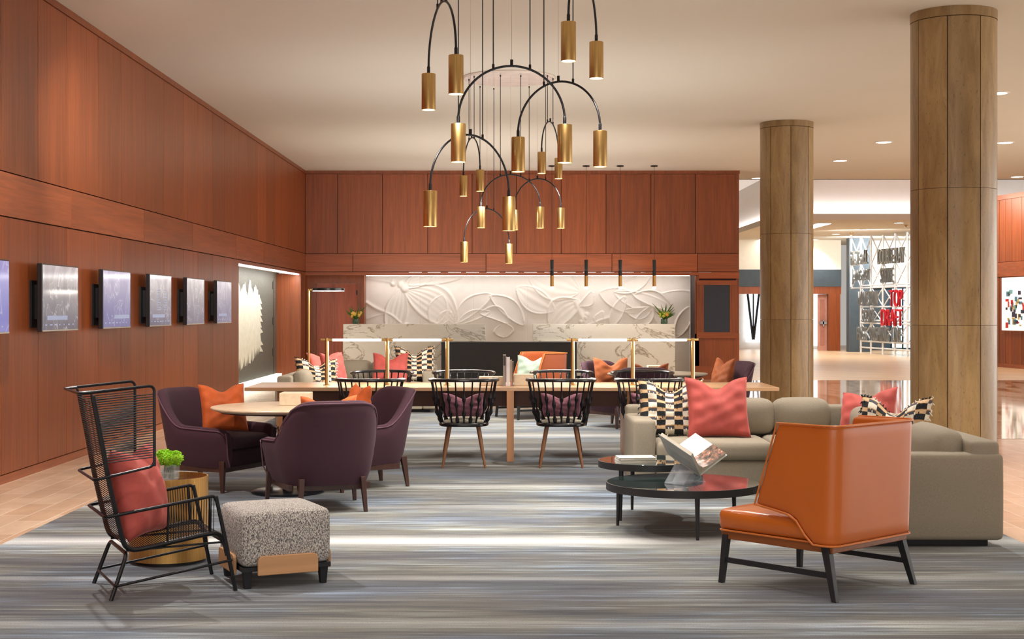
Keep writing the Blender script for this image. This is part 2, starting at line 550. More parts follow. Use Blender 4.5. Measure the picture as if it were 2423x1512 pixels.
def mosaic_floor():
    m, nt, b = new_mat('swirled_marble_floor')
    v = coords(nt, (.8, .25, 1))
    n = noise(nt, v, 1.3, 4, .6, 2.2)
    c = ramp(nt, n, [(.3, srgb(120, 84, 56)), (.42, srgb(196, 160, 124)), (.52, srgb(226, 202, 176)), (.62, srgb(206, 176, 146)), (.74, srgb(120, 92, 70))])
    nt.links.new(c, b.inputs['Base Color'])
    b.inputs['Roughness'].default_value = .06
    bump(nt, b, noise(nt, coords(nt, (1, .4, 1)), 4.0, 2), .03, .01)
    return m
def plank_floor():
    m, nt, b = new_mat('herringbone_plank_floor')
    v = coords(nt, (1, 1, 1), (0, 0, R(40)))
    br = N(nt, 'ShaderNodeTexBrick')
    nt.links.new(v, br.inputs['Vector'])
    br.inputs['Scale'].default_value = 1.0
    br.inputs['Brick Width'].default_value = 1.4
    br.inputs['Row Height'].default_value = .2
    br.inputs['Mortar Size'].default_value = .004
    br.inputs['Color1'].default_value = (*srgb(214, 184, 148), 1)
    br.inputs['Color2'].default_value = (*srgb(198, 166, 130), 1)
    br.inputs['Mortar'].default_value = (*srgb(170, 140, 110), 1)
    nt.links.new(br.outputs[0], b.inputs['Base Color'])
    b.inputs['Roughness'].default_value = .3
    return m
M['stone_floor'] = stone_floor()
M['mosaic_floor'] = mosaic_floor()
M['plank_floor'] = plank_floor()

def marble(name, base, vein):
    m, nt, b = new_mat(name)
    v = coords(nt, (1, 1, 1.6), (0, R(32), 0))
    n1 = noise(nt, v, 1.0, 7, .6, .9)
    l = math_n(nt, 'ABSOLUTE', math_n(nt, 'SUBTRACT', n1, .54))
    c1 = ramp(nt, l, [(0, vein), (.007, [x * .55 + y * .45 for x, y in zip(base, vein)]), (.022, base)])
    n2 = noise(nt, v, 3.6, 5, .6, 1.8)
    l2 = math_n(nt, 'ABSOLUTE', math_n(nt, 'SUBTRACT', n2, .47))
    c2 = ramp(nt, l2, [(0, [.88, .86, .8]), (.006, [1, 1, 1])])
    c = mix(nt, 1.0, c1, c2, 'MULTIPLY')
    c = mix(nt, 1.0, c, ramp(nt, noise(nt, v, 1.2, 3), [(.3, [.95] * 3), (.7, [1.02] * 3)]), 'MULTIPLY')
    nt.links.new(c, b.inputs['Base Color'])
    b.inputs['Roughness'].default_value = .14
    return m
M['marble'] = marble('veined_marble', srgb(240, 236, 224), srgb(160, 144, 118))
M['stone_top'] = marble('table_stone', srgb(212, 190, 164), srgb(176, 150, 120))

def bouclé():
    m, nt, b = new_mat('speckled_boucle')
    v = coords(nt, (1, 1, .45))
    n = noise(nt, v, 230, 3, .7)
    c = ramp(nt, n, [(.42, srgb(84, 76, 80)), (.49, srgb(140, 132, 128)), (.54, srgb(204, 198, 188))])
    nt.links.new(c, b.inputs['Base Color'])
    b.inputs['Roughness'].default_value = .95
    bump(nt, b, n, .4, .004)
    return m
M['boucle'] = bouclé()

def checker_mat():
    m, nt, b = new_mat('woven_check')
    tc = N(nt, 'ShaderNodeTexCoord')
    sep = N(nt, 'ShaderNodeSeparateXYZ')
    nt.links.new(tc.outputs['UV'], sep.inputs[0])
    nz = noise(nt, tc.outputs['UV'], 7, 2)
    u = math_n(nt, 'MULTIPLY', math_n(nt, 'ADD', sep.outputs[0], math_n(nt, 'MULTIPLY', nz, .02)), 3.6)
    v = math_n(nt, 'MULTIPLY', math_n(nt, 'ADD', sep.outputs[1], math_n(nt, 'MULTIPLY', nz, .03)), 6.0)
    par = math_n(nt, 'GREATER_THAN', math_n(nt, 'FRACT', u), .5)
    fv = math_n(nt, 'FRACT', v)
    wb = mix(nt, par, srgb(30, 32, 36), srgb(232, 224, 206))
    par2 = math_n(nt, 'SUBTRACT', 1.0, par)
    tan_s = ramp(nt, math_n(nt, 'FRACT', math_n(nt, 'MULTIPLY', fv, 9)), [(0, srgb(196, 158, 112)), (.5, srgb(196, 158, 112)), (.6, srgb(226, 196, 160))])
    tg = mix(nt, par2, srgb(78, 76, 84), tan_s)
    g = math_n(nt, 'GREATER_THAN', fv, .57)
    c = mix(nt, g, wb, tg)
    band = math_n(nt, 'GREATER_THAN', fv, .9)
    c = mix(nt, band, c, srgb(190, 150, 104))
    nt.links.new(c, b.inputs['Base Color'])
    b.inputs['Roughness'].default_value = .9
    return m
M['check'] = checker_mat()
M['fringe_white'] = simple('fringe_white', srgb(232, 226, 212), .9)
M['fringe_black'] = simple('fringe_black', srgb(24, 26, 30), .9)

def tinted_glass_top():
    m, nt, b = new_mat('dark_glass_top')
    n = noise(nt, coords(nt), 3, 2)
    nt.links.new(ramp(nt, n, [(.3, srgb(44, 60, 58)), (.7, srgb(54, 70, 66))]), b.inputs['Base Color'])
    b.inputs['Roughness'].default_value = .03
    b.inputs['Specular IOR Level'].default_value = 1.0
    b.inputs['Coat Weight'].default_value = 1.0
    b.inputs['Coat Roughness'].default_value = .02
    b.inputs['Coat IOR'].default_value = 1.8
    return m
M['glass_top'] = tinted_glass_top()
M['mirror_top'] = simple('dark_mirror', srgb(40, 38, 60), .04, .6, coat=1)

# ------------------------------------------------------------ the room
XL = -4.436            # left wall
YB = 31.7              # back wall
ZC = 4.547             # ceiling
Z_BB, Z_BT = 2.347, 2.742   # horizontal band
def struct(o): o['kind'] = 'structure'; return o

# floor: stone base, with swirled zone and plank zone
b = MB(); b.box(-6.5, 16, -8, 31.4, -.1, 0)
struct(b.build('floor', M['stone_floor'], smooth=False))
b = MB(); b.box(3.9, 16, 17.2, 31.39, .0005, .003)
struct(b.build('floor', M['mosaic_floor'], smooth=False))
b = MB(); b.box(-6.5, 22, 31.4, 62, -.1, 0)
struct(b.build('floor', M['plank_floor'], smooth=False))
b = MB(); b.box(-3.29, 3.35, 2.0, 22.3, 0, .008)
struct(b.build('floor', M['carpet'], smooth=False))
tag(bpy.data.objects['floor.003'], kind='structure')
CZ = .008   # carpet surface

# left wall with grooves between the panels
seams_px = [90, 158, 232, 286, 344, 388, 434, 468, 503, 531, 565, 587, 609, 630, 650, 666, 682, 697]
ys = [FPX * -XL / (CX - p) for p in seams_px]
y = ys[0]
front = []
steps = [1.0, .81]
k = 0
while y > 1.5:
    y -= steps[k % 2]; k += 1
    front.append(y)
ys_all = sorted(front) + ys + [YB]
OPEN0, OPEN1 = ys[10], 31.05        # recess in the left wall
g = .006
b = MB()
for a, c in zip(ys_all[:-1], ys_all[1:]):
    b.box(XL - .03, XL, a + g, c - g, Z_BT + g, ZC - .075)
    if c <= OPEN0 + .01:
        b.box(XL - .03, XL, a + g, c - g, .082, Z_BB - g)
b.box(XL - .03, XL, OPEN1 + g, YB, .082, Z_BB - g)
b.box(XL - .03, XL + .012, ys_all[0], YB, ZC - .07, ZC)
wl = struct(b.build('wall_left', M['wood_v'], smooth=False))
b = MB()
yb = sorted([ys_all[0]] + [FPX * -XL / (CX - p) for p in (168, 340, 455, 558, 624)] + [5.2, 9.3] + [YB])
for a, c in zip(yb[:-1], yb[1:]):
    b.box(XL - .03, XL + .004, a + g, c - g, Z_BB + g, Z_BT - g)
b.box(XL - .03, XL, OPEN0, OPEN1, 2.285, Z_BB - g)
b.build('wood_band', M['wood_hy'], wl, smooth=False)
b = MB()
b.box(XL - .16, XL - .03, ys_all[0], OPEN0, 0, ZC)
b.box(XL - .16, XL - .03, OPEN1, YB + .2, 0, ZC)
b.box(XL - .16, XL - .03, OPEN0, OPEN1, 2.29, ZC)
b.build('wall_backing', M['gap'], wl, smooth=False)
b = MB()
b.box(XL - .03, XL + .006, ys_all[0], OPEN0, 0, .075)
b.box(XL - .03, XL + .006, OPEN1, YB, 0, .075)
struct(b.build('baseboard_left', M['wood_hy'], smooth=False))

# recess behind the left wall: dark painted wall with a white brush stroke, bright base and top strip
XR = -4.96
def dark_art():
    m, nt, bb = new_mat('charcoal_wall_paint')
    n = noise(nt, coords(nt, (1, 1, 1)), 40, 3)
    nt.links.new(ramp(nt, n, [(.3, srgb(86, 86, 80)), (.7, srgb(108, 108, 100))]), bb.inputs['Base Color'])
    bb.inputs['Roughness'].default_value = .6
    return m
M['art_dark'] = dark_art()
b = MB()
b.box(XR - .1, XR, OPEN0 - .4, 31.4, .17, 2.31)
wr = struct(b.build('wall_recess', M['art_dark'], smooth=False))
b = MB(); b.box(XR - .1, XL - .001, OPEN1 - .012, OPEN1 + .1, 0, 2.29); b.box(XR - .1, XL - .16, OPEN0 - .5, OPEN0 - .4, 0, 2.29)
b.build('jamb_panel', M['wood_v'], wr, smooth=False)
b = MB(); b.box(XR - .1, XL - .16, OPEN0 - .4, OPEN1 + .1, 2.31, 2.36)
b.build('recess_ceiling', M['white_plaster'], wr, smooth=False)
b = MB(); b.box(XR - .1, XR + .12, OPEN0 - .4, OPEN1, 0, .17)
struct(b.build('baseboard_recess', simple('lit_plinth', srgb(240, 240, 225), .6, emit=(1, .98, .88), estr=.9), smooth=False))
b = MB(); b.box(XL - .12, XL - .04, OPEN0 + .02, OPEN1 - .02, 2.262, 2.286)
tag(b.build('strip_light', M['glow_cool']), 'bright linear strip light along the top of the painted alcove', 'light')
light('strip_lamp', 'AREA', (XL - .1, 27.4, 2.25), 60, (1, .97, .9), shape='RECTANGLE', size=.06, size_y=7, rot=(0, R(15), 0))
# slot-like marks of the door in the dark wall
b = MB()
for z in (.55, 1.2, 1.95):
    b.box(XR, XR + .012, 30.55, 30.62, z, z + .16)
b.box(XR, XR + .004, 30.62, 30.635, .17, 2.15)
b.build('door_hinges', M['black_matt'], wr, smooth=False)
# brush stroke
b = MB()
rs = random.Random(3)
y0, y1 = 26.0, 29.05
n = 60
vs_t, vs_b = [], []
spread = [(0.0, 0), (.12, .25), (.2, .03), (.3, .33), (.45, .1), (.52, .42), (.62, .02), (.72, .38), (.82, .16), (.9, .3), (1.0, .5)]
def lerp_tab(tab, t):
    for (a, va), (c, vc) in zip(tab[:-1], tab[1:]):
        if a <= t <= c: return va + (vc - va) * (t - a) / (c - a)
    return tab[-1][1]
for i in range(n + 1):
    t = i / n
    yy = y0 + (y1 - y0) * t
    top = 2.22 - lerp_tab(spread, t) * .9 - rs.random() * .12
    bot = .36 + .32 * t * t + rs.random() * .26 * (1 if i % 2 else .15)
    vs_t.append((yy, top)); vs_b.append((yy, bot))
for i in range(n):
    (ya, ta), (yc, tc_) = vs_t[i], vs_t[i + 1]
    (_, ba), (_, bc) = vs_b[i], vs_b[i + 1]
    b.add([(XR + .004, ya, ba), (XR + .004, yc, bc), (XR + .004, yc, tc_), (XR + .004, ya, ta)], [(0, 1, 2, 3)])
for k in range(9):                                   # ragged tongues on the right edge
    zc = .75 + k * .12
    ln = .08 + rs.random() * .35
    b.add([(XR + .004, y1 - .02, zc - .06), (XR + .004, y1 + ln, zc - .09 + rs.random() * .05), (XR + .004, y1 - .02, zc + .06)], [(0, 1, 2)])
tag(b.build('wall_painting', simple('white_brush_paint', srgb(235, 236, 220), .6, var=.06, scale=12), solidify=0, smooth=False),
    'tall white brush stroke painted on the dark alcove wall', 'painting')

# back wall
XB0, XB1 = XL, 5.0
def bx(px, Y=YB): return (px - CX) * Y / FPX
sb = [XL] + [bx(p) for p in (799, 905, 1012, 1117, 1222, 1328, 1434, 1540, 1646)] + [XB1]
b = MB()
for a, c in zip(sb[:-1], sb[1:]):
    b.box(a + g, c - g, YB, YB + .03, Z_BT + g, ZC - .075)
b.box(XL, XB1 + .01, YB - .012, YB + .03, ZC - .07, ZC)
XO1 = 4.04                                          # right jamb of the recess
# pier on the right
b.box(XO1, XB1, YB, YB + .03, .3, 1.0)
b.box(XO1, XO1 + .09, YB - .0, YB + .03, 0, 2.26)
b.box(XB1 - .06, XB1, YB + .03, YB + .9, 0, ZC - .075)
wb = struct(b.build('wall_back', M['wood_v'], smooth=False))
b = MB()
for a, c in zip([XL, bx(835), bx(1150), bx(1448), bx(1650)], [bx(835), bx(1150), bx(1448), bx(1650), XB1]):
    b.box(a + g, c - g, YB - .004, YB + .03, Z_BB + g, Z_BT - g)
b.box(XL, XO1 + .09, YB, YB + .03, 2.27, Z_BB - g)
b.box(XO1 + .09, XB1, YB, YB + .03, 2.2, Z_BB - g)
b.box(XO1, XB1, YB - .006, YB + .03, 0, .3)
b.build('wood_band', M['wood_hx'], wb, smooth=False)
b = MB()
b.box(XL - .1, XB1 - .06, YB + .03, YB + .12, 2.27, ZC)
b.box(XO1 + .01, XB1 - .06, YB + .03, YB + .9, 0, ZC)
b.build('wall_backing', M['gap'], wb, smooth=False)
b = MB(); b.box(XL - .1, XO1 + .01, YB + .12, YB + 1.2, 2.285, 2.4)
b.build('recess_soffit', M['white_plaster'], wb, smooth=False)
b = MB()
for k in range(16):
    x = -2.2 + k * .42 + random.random() * .05
    b.box(x, x + .28, YB - .006, YB - .004, 2.336, 2.342)
b.build('header_slit', M['chrome'], wb, smooth=False)

# framed dark screen on the pier
fr = thing('framed_screen', 'tall dark screen in a wide wooden frame on the right pier', 'screen', (0, YB - .001, 0))
b = MB()
x0, x1, z0, z1 = bx(1665), bx(1726), 1.034, 2.06
X0, X1, ZZ0, ZZ1 = bx(1648), bx(1743), .9, 2.16
for zz in ((z1, ZZ1), (ZZ0, z0)):
    b = MB(); b.box(X0, X1, -.03, 0, *zz); b.build('frame_rail', M['wood_hx'], fr, smooth=False, bevel=.004)
for xx in ((X0, x0), (x1, X1)):
    b = MB(); b.box(*xx, -.03, 0, z0, z1); b.build('frame_stile', M['wood_v'], fr, smooth=False, bevel=.004)
b = MB(); b.box(x0, x1, -.018, 0, z0, z1)
b.build('display_panel', simple('navy_screen', srgb(44, 50, 62), .35, var=.05), fr, smooth=False)

# relief wall, sculpted from large petals
YR = YB + .95
RX0, RX1, RZ0, RZ1 = (865 - CX) * YR / FPX, XO1, .0, 2.30
def relief():
    nx, nz = 620, 190
    zlo = .62
    X = np.linspace(RX0, RX1, nx)[None, :].repeat(nz, 0)
    Z = np.linspace(zlo, RZ1, nz)[:, None].repeat(nx, 1)
    H = np.zeros((nz, nx))
    def pz(px, py):                       # the carving's own layout, read off the photo
        return (px - CX) * YR / FPX, EYE - (py - CY) * YR / FPX
    def leaf(p, q, w, skew=0.0, h=.05, ribs=0):
        ax, az = pz(*p); cx_, cz = pz(*q)
        L = math.hypot(cx_ - ax, cz - az)
        ux, uz = (cx_ - ax) / L, (cz - az) / L
        S = ((X - ax) * ux + (Z - az) * uz) / L
        T = (-(X - ax) * uz + (Z - az) * ux)
        T = T - skew * np.sin(np.clip(S, 0, 1) * PI)
        half = w * np.sin(np.clip(S, 0.0001, .9999) * PI) ** .7
        d = np.abs(T) / np.maximum(half, 1e-4)
        inside = (S > 0) & (S < 1) & (d < 1)
        body = h * (.35 + .35 * d ** 2 + .5 * np.exp(-((d - .93) / .07) ** 2))
        if ribs: body = body + .006 * np.cos(d * ribs * PI)
        np.maximum(H, np.where(inside, body + H * .35, 0), out=H)
    def ridge(pts, w=.03, h=.04):
        P = [pz(*p) for p in pts]
        P = curve([(a, 0, c) for a, c in P], 6)
        for a, c in zip(P[:-1], P[1:]):
            dx, dz = c.x - a.x, c.z - a.z
            L2 = dx * dx + dz * dz + 1e-9
            t = np.clip(((X - a.x) * dx + (Z - a.z) * dz) / L2, 0, 1)
            dd = (X - a.x - t * dx) ** 2 + (Z - a.z - t * dz) ** 2
            np.maximum(H, h * np.exp(-dd / (w * w)), out=H)
    leaf((955, 672), (1095, 655), .20, .1, .06, 5)
    leaf((960, 685), (1082, 770), .42, .12, .05, 7)
    leaf((950, 680), (925, 800), .26, .0, .05, 5)
    leaf((965, 682), (1030, 600), .2, -.1, .06)
    leaf((1024, 770), (1048, 698), .22, .0, .06)
    leaf((1036, 768), (1066, 735), .12, 0, .06)
    leaf((1075, 765), (1165, 696), .2, .08, .06)
    leaf((1160, 700), (1240, 770), .2, .08, .07)
    leaf((1135, 740), (1205, 765), .16, .12, .08)
    leaf((1080, 768), (1160, 738), .12, .06, .06)
    leaf((1222, 680), (1312, 735), .28, -.04, .06, 3)
    leaf((1250, 650), (1372, 690), .4, .0, .035, 4)
    leaf((1300, 775), (1372, 712), .3, .12, .07, 5)
    leaf((1370, 725), (1402, 688), .12, -.08, .08)
    leaf((1418, 692), (1520, 735), .26, .04, .05)
    leaf((1452, 690), (1540, 650), .16, -.05, .06)
    leaf((1452, 692), (1580, 722), .2, -.06, .05)
    leaf((1445, 775), (1478, 700), .14, .0, .09)
    leaf((1478, 735), (1545, 728), .14, -.1, .08)
    leaf((1498, 698), (1588, 735), .18, .10, .09)
    leaf((1500, 770), (1545, 725), .16, -.06, .08)
    leaf((1550, 700), (1620, 790), .55, .2, .04)
    leaf((1600, 800), (1632, 725), .16, .0, .07)
    leaf((1195, 800), (1190, 765), .22, 0, .08)
    leaf((1430, 770), (1425, 735), .12, .1, .06)
    ridge([(866, 657), (905, 664), (928, 668)], .03, .03)
    ridge([(866, 715), (890, 730), (925, 745), (950, 765), (962, 768)], .035, .05)
    ridge([(866, 755), (910, 742), (935, 750), (955, 768)], .02, .03)
    ridge([(1390, 770), (1420, 758), (1440, 752)], .04, .05)
    ridge([(1362, 715), (1372, 740), (1385, 765)], .07, .06)
    for (px, py, r) in ((930, 670, .06), (950, 672, .09), (958, 682, .09), (1389, 745, .05), (1386, 752, .05), (1375, 762, .05)):
        ax, az = pz(px, py)
        dd = ((X - ax) ** 2 + ((Z - az) * .8) ** 2) / r ** 2
        np.maximum(H, .09 * np.sqrt(np.clip(1 - dd, 0, 1)), out=H)
    rr = np.random.RandomState(2)
    for _ in range(26):
        ax, az = pz(1514 + rr.rand() * 22, 742 + rr.rand() * 12)
        dd = ((X - ax) ** 2 + (Z - az) ** 2) / .02 ** 2
        np.maximum(H, .05 * np.sqrt(np.clip(1 - dd, 0, 1)), out=H)
    for k in range(2):                    # soften
        H[1:-1, 1:-1] = (H[1:-1, 1:-1] * 2 + H[:-2, 1:-1] + H[2:, 1:-1] + H[1:-1, :-2] + H[1:-1, 2:]) / 6
    for px in (993, 1119, 1246, 1373, 1500):   # joints between the cast panels
        ax, _ = pz(px, 700)
        H[np.abs(X - ax) < .006] -= .006
    bb = MB()
    Yv = YR - H * .8
    vs = np.stack([X, Yv, Z], -1).reshape(-1, 3)
    ii = np.arange(nz * nx).reshape(nz, nx)
    fs = np.stack([ii[:-1, :-1], ii[:-1, 1:], ii[1:, 1:], ii[1:, :-1]], -1).reshape(-1, 4)
    bb.v = [tuple(p) for p in vs.tolist()]
    bb.f = [tuple(f) for f in fs.tolist()]
    bb.m = [0] * len(bb.f)
    o = bb.build('wall_relief', M['white_plaster'], angle=180)
    return struct(o)
wrel = relief()
b = MB()
b.box(RX0, RX1, YR + .001, YR + .1, 0, 2.3)
b.box(RX0, RX1, YR - .012, YR + .001, 0, .61)
b.build('wall_base', M['white_plaster'], wrel, smooth=False)
light('relief_lamp', 'AREA', (.4, YR - .30, 2.26), 16, (1, .95, .92), shape='RECTANGLE', size=7.0, size_y=.06, rot=(R(-22), 0, 0))
light('reception_fill', 'AREA', (0, 30.7, 2.3), 26, (1, .94, .86), rot=(R(160), 0, 0), shape='RECTANGLE', size=6, size_y=.3)  # added fill without a fixture, brightens ceiling and wall above the desks
light('desk_lamp', 'AREA', (.3, YR - .55, .75), 10, (1, .95, .92), shape='RECTANGLE', size=6.6, size_y=.1, rot=(R(180 + 35), 0, 0))
b = MB(); b.box(RX0 + .05, RX1 - .05, YR - .36, YR - .28, 2.268, 2.284)
tag(b.build('cove_light', M['glow_cool']), 'long thin cove light above the white flower relief', 'light')

# wood wall and door to the left of the relief
YD = YB + .55
b = MB()
xd = lambda p: (p - CX) * YD / FPX
b.box(XL - .1, xd(742), YD, YD + .1, 0, 2.3)
b.box(xd(852), RX0 + .01, YD, YR, 0, 2.3)
b.box(xd(742), xd(852), YD, YD + .1, 2.17, 2.3)
struct(b.build('wall_alcove', M['wood_v'], smooth=False))
dr = struct(bpy.data.objects.new('door_1', None)); COL.objects.link(dr); dr.location = (0, YD, 0)
b = MB()
for (a, c) in ((742, 748), (846, 852)): b.box(xd(a), xd(c), -.02, .06, 0, 2.099)
b.box(xd(742), xd(852), -.02, .06, 2.10, 2.17)
b.build('door_frame', M['wood_v'], dr, smooth=False)
b = MB(); b.box(xd(748) + .005, xd(846) - .005, .01, .06, 0, 2.095)
b.build('door_leaf', wood('door_wood', srgb(168, 84, 54), 'Z', .4), dr, smooth=False)
b = MB()
for z in (.3, 1.05, 1.85): b.box(xd(843), xd(847), -.01, .02, z, z + .1)
b.build('door_hinge', M['black_metal'], dr, smooth=False)

# ceiling: lounge slab, raised tray and lower far ceiling
b = MB()
b.box(XL - .2, 16, -8, 33.9, ZC, ZC + .12)
struct(b.build('ceiling', M['ceiling'], smooth=False))
b = MB()
b.box(XL - .2, 22, 33.9, 62, 5.6, 5.7)
b.box(XL - .2, 22, 33.8, 33.9, ZC + .0, 5.6)
struct(b.build('ceiling', M['tray'], smooth=False))
b = MB()
b.box(8.0, 22, 42.0, 42.1, 4.2, 5.6)
b.box(7.9, 8.0, 42.0, 58, 4.2, 5.6)
struct(b.build('ceiling', M['tray'], smooth=False))
b = MB()
b.box(7.7, 22, 41.7, 58, 4.09, 4.16)
b.box(7.7, 22, 41.7, 41.76, 4.16, 4.26); b.box(7.7, 7.76, 41.7, 58, 4.16, 4.26)
struct(b.build('ceiling', M['ceiling'], smooth=False))
light('cove_lamp', 'AREA', (15, 41.85, 4.3), 60, (1, .95, .93), shape='RECTANGLE', size=14, size_y=.12, rot=(R(180 - 14), 0, 0))
light('cove_lamp', 'AREA', (7.84, 50, 4.3), 60, (1, .95, .93), shape='RECTANGLE', size=.12, size_y=16, rot=(R(180), R(-14), 0))
light('cove_lamp', 'AREA', (6, 34.1, 4.62), 70, (1, .95, .93), shape='RECTANGLE', size=18, size_y=.12, rot=(R(180), 0, 0))
sl = MB(); sl.box(9.2, 9.6, 43.5, 57, 4.082, 4.09)
tag(sl.build('linear_ceiling_light', M['glow_cool']), 'long white light slot in the lower ceiling beyond the columns', 'light')
b = MB(); b.box(-4.9, -4.0, 33.9, 62, 0, 5.7)
struct(b.build('wall_far_left', M['cream_wall'], smooth=False))

# downlights
def downlight(x, y, z, label, group):
    t = thing('ceiling_downlight', label, 'ceiling light', (x, y, z), 0, group)
    b = MB(); b.lathe([(.105, 0), (.105, -.008), (.085, -.01), (.085, -.002)], 24)
    b.build('trim_ring', M['white_plaster'], t)
    b = MB(); b.lathe([(.084, -.001), (.084, -.006)], 24)
    b.build('lens', M['glow_down'], t)
    return t
d0 = downlight(FRONT_DOWN[0][0], FRONT_DOWN[0][1], ZC, 'round recessed downlight in the lounge ceiling', 'lounge downlights')
for x, y in FRONT_DOWN[1:]:
    place(copy_tree(d0), x, y, ZC, 0)
def cpt(px, py, z):
    Y = (z - EYE) * FPX / (CY - py)
    return (px - CX) * Y / FPX, Y
far = [(2091, 336, ZC, 'recessed downlight midway between the two stone columns'),
       (1988, 380, ZC, 'recessed downlight between the columns, just right of the far column'),
       (2378, 337, ZC, 'recessed downlight just right of the near stone column, middle one'),
       (2360, 220, ZC, 'recessed downlight touching the right edge of the near column, topmost'),
       (2407, 418, ZC, 'recessed downlight at the right edge of the photo above the wood wall'),
       (1793, 427, 4.6, 'recessed downlight left of the far stone column'),
       (2127, 527, 4.09, 'downlight in the lower ceiling right above the metal word sculpture'),
       (2044, 543, 4.09, 'downlight in the lower ceiling, second from the word sculpture'),
       (1978, 554, 4.09, 'downlight in the lower ceiling above the slate wall'),
       (1926, 567, 4.09, 'smallest downlight in the lower ceiling beside the far column')]
for px, py, z, lab in far:
    x, y = cpt(px, py, z)
    if px == 1793: y = 33.5; z = ZC; x = (px - CX) * y / FPX
    o = place(copy_tree(d0), x, y, z, 0, lab, 'downlights beyond the columns')
    o.scale = (1.6, 1.6, 1)
    light('downlight_lamp', 'SPOT', (x, y, z - .05), 260, NEUT, spot_size=R(110), spot_blend=.6, shadow_soft_size=.08)
for px, py in ((2144, 532), (2015, 551)):
    x, y = cpt(px, py, 4.09)
    t = thing('sprinkler', 'small ceiling sprinkler in the lower ceiling %s' % ('near the sculpture letters' if px > 2100 else 'by the slate wall'), 'sprinkler', (x, y, 4.09))
    b = MB(); b.lathe([(.07, 0), (.07, -.02), (.02, -.025), (.02, -.08)], 12); b.build('body', M['brass_satin'], t)
    b = MB(); b.lathe([(.06, -.08), (.06, -.095)], 12); b.build('deflector', M['chrome'], t)

# columns
def column(x, y, label):
    t = thing('stone_column', label, 'column', (x, y, 0))
    r = .425
    b = MB()
    nseg = 8
    off = R(20.4 if y < 18 else 43.2)
    joints = [0, 1.37, 2.74, ZC - .1]
    for z0, z1 in zip(joints[:-1], joints[1:]):
        for s in range(nseg):
            a0, a1 = off + 2 * PI * s / nseg + .012, off + 2 * PI * (s + 1) / nseg - .012
            arc = [(r * math.cos(a0 + (a1 - a0) * k / 8), r * math.sin(a0 + (a1 - a0) * k / 8)) for k in range(9)]
            inn = [((r - .03) * math.cos(a1), (r - .03) * math.sin(a1)), ((r - .03) * math.cos(a0), (r - .03) * math.sin(a0))]
            b.prism(arc + inn, z0 + .002, z1 - .002)
    b.build('shaft_cladding', M['travertine'], t, angle=30)
    b = MB(); b.lathe([(r - .022, 0), (r - .022, ZC - .001)], 48)
    b.build('shaft_core', simple('column_joint', srgb(104, 70, 42), .8), t)
    b = MB(); b.lathe([(r + .004, ZC - .095), (r + .004, ZC - .001)], 64)
    b.build('cap_ring', M['travertine'], t)
    return t
column(4.53, 14.87, 'nearer round stone column at the right, behind the big sofa')
column(4.49, 23.6, 'farther round stone column standing behind the end of the long table')

# far hall walls
YF = 53.9
fx = lambda p: (p - CX) * YF / FPX
b = MB()
b.box(fx(1700), fx(1990), YF, YF + .3, 3.0, 5.7)
wf = struct(b.build('wall_far', M['cream_wall'], smooth=False))
b = MB(); b.box(fx(1700), fx(1990), YF - .05, YF + .3, 2.37, 3.0); b.build('dark_band', M['slate'], wf, smooth=False)
b = MB()
b.box(fx(1700), fx(1990), YF - .03, YF + .3, 2.1, 2.37)
b.box(fx(1960), fx(1988), YF - .03, YF + .3, 0, 2.1)
b.box(fx(1735), fx(1768), YF + 2.0, YF + 2.1, 0, 2.2)
b.build('wood_surround', M['wood_v'], wf, smooth=False)
b = MB(); b.box(fx(1985), fx(2038), YF - 1.6, YF - 1.2, 0, 4.09)
b.box(fx(2030), fx(2300), YF + .6, YF + .8, 0, 2.35)
struct(b.build('wall_slate', M['slate'], smooth=False))
b = MB(); b.box(fx(2030), fx(2500), YF + .4, YF + .5, 2.35, 4.4)
struct(b.build('wall_bright', simple('white_lit_wall', srgb(240, 240, 236), .7, var=.02), smooth=False))
light('hall_wash', 'AREA', (13.6, 51.0, 4.0), 420, (1, .98, .95), shape='RECTANGLE', size=4, size_y=1, rot=(R(55), 0, 0))
light('hall_wash', 'AREA', (9, 47, 4.0), 150, (1, .93, .85), shape='RECTANGLE', size=5, size_y=4)
# windows beyond: daylight panes
pane = simple('daylight_pane', (.9, .95, 1), .3, emit=(.82, .92, 1), estr=1.6)
w1 = struct(bpy.data.objects.new('window_1', None)); COL.objects.link(w1); w1.location = (0, YF + 3, 0)
f3 = lambda p: (p - CX) * (YF + 3) / FPX
b = MB(); b.box(f3(1765), f3(1812), 0, .05, .25, 2.6); b.box(f3(1900), f3(1935), 0, .05, .1, 2.6)
b.build('pane', pane, w1, smooth=False)
b = MB()
for px0, px1 in ((1766, 1781), (1798, 1783)):
    b.tube([(f3(px0), -.06, 2.5), (f3(px1), -.06, .35)], .045, 6)
b.tube([(f3(1782), -.06, 2.5), (f3(1782), -.06, .35)], .03, 6)
b.build('mullion', M['black_metal'], w1)
w2 = struct(bpy.data.objects.new('window_2', None)); COL.objects.link(w2); w2.location = (0, YF + .3, 0)
b = MB(); b.box((2108 - CX) * (YF + .3) / FPX, (2175 - CX) * (YF + .3) / FPX, 0, .05, .1, 2.3)
b.build('pane', simple('blue_daylight_pane', (.6, .85, 1), .3, emit=(.5, .78, .95), estr=1.0), w2, smooth=False)
b = MB()
for px in (2108, 2135, 2160): b.box((px - 1 - CX) * (YF + .3) / FPX, (px + 2 - CX) * (YF + .3) / FPX, -.05, 0, 0, 2.3)
b.build('mullion', M['black_metal'], w2, smooth=False)
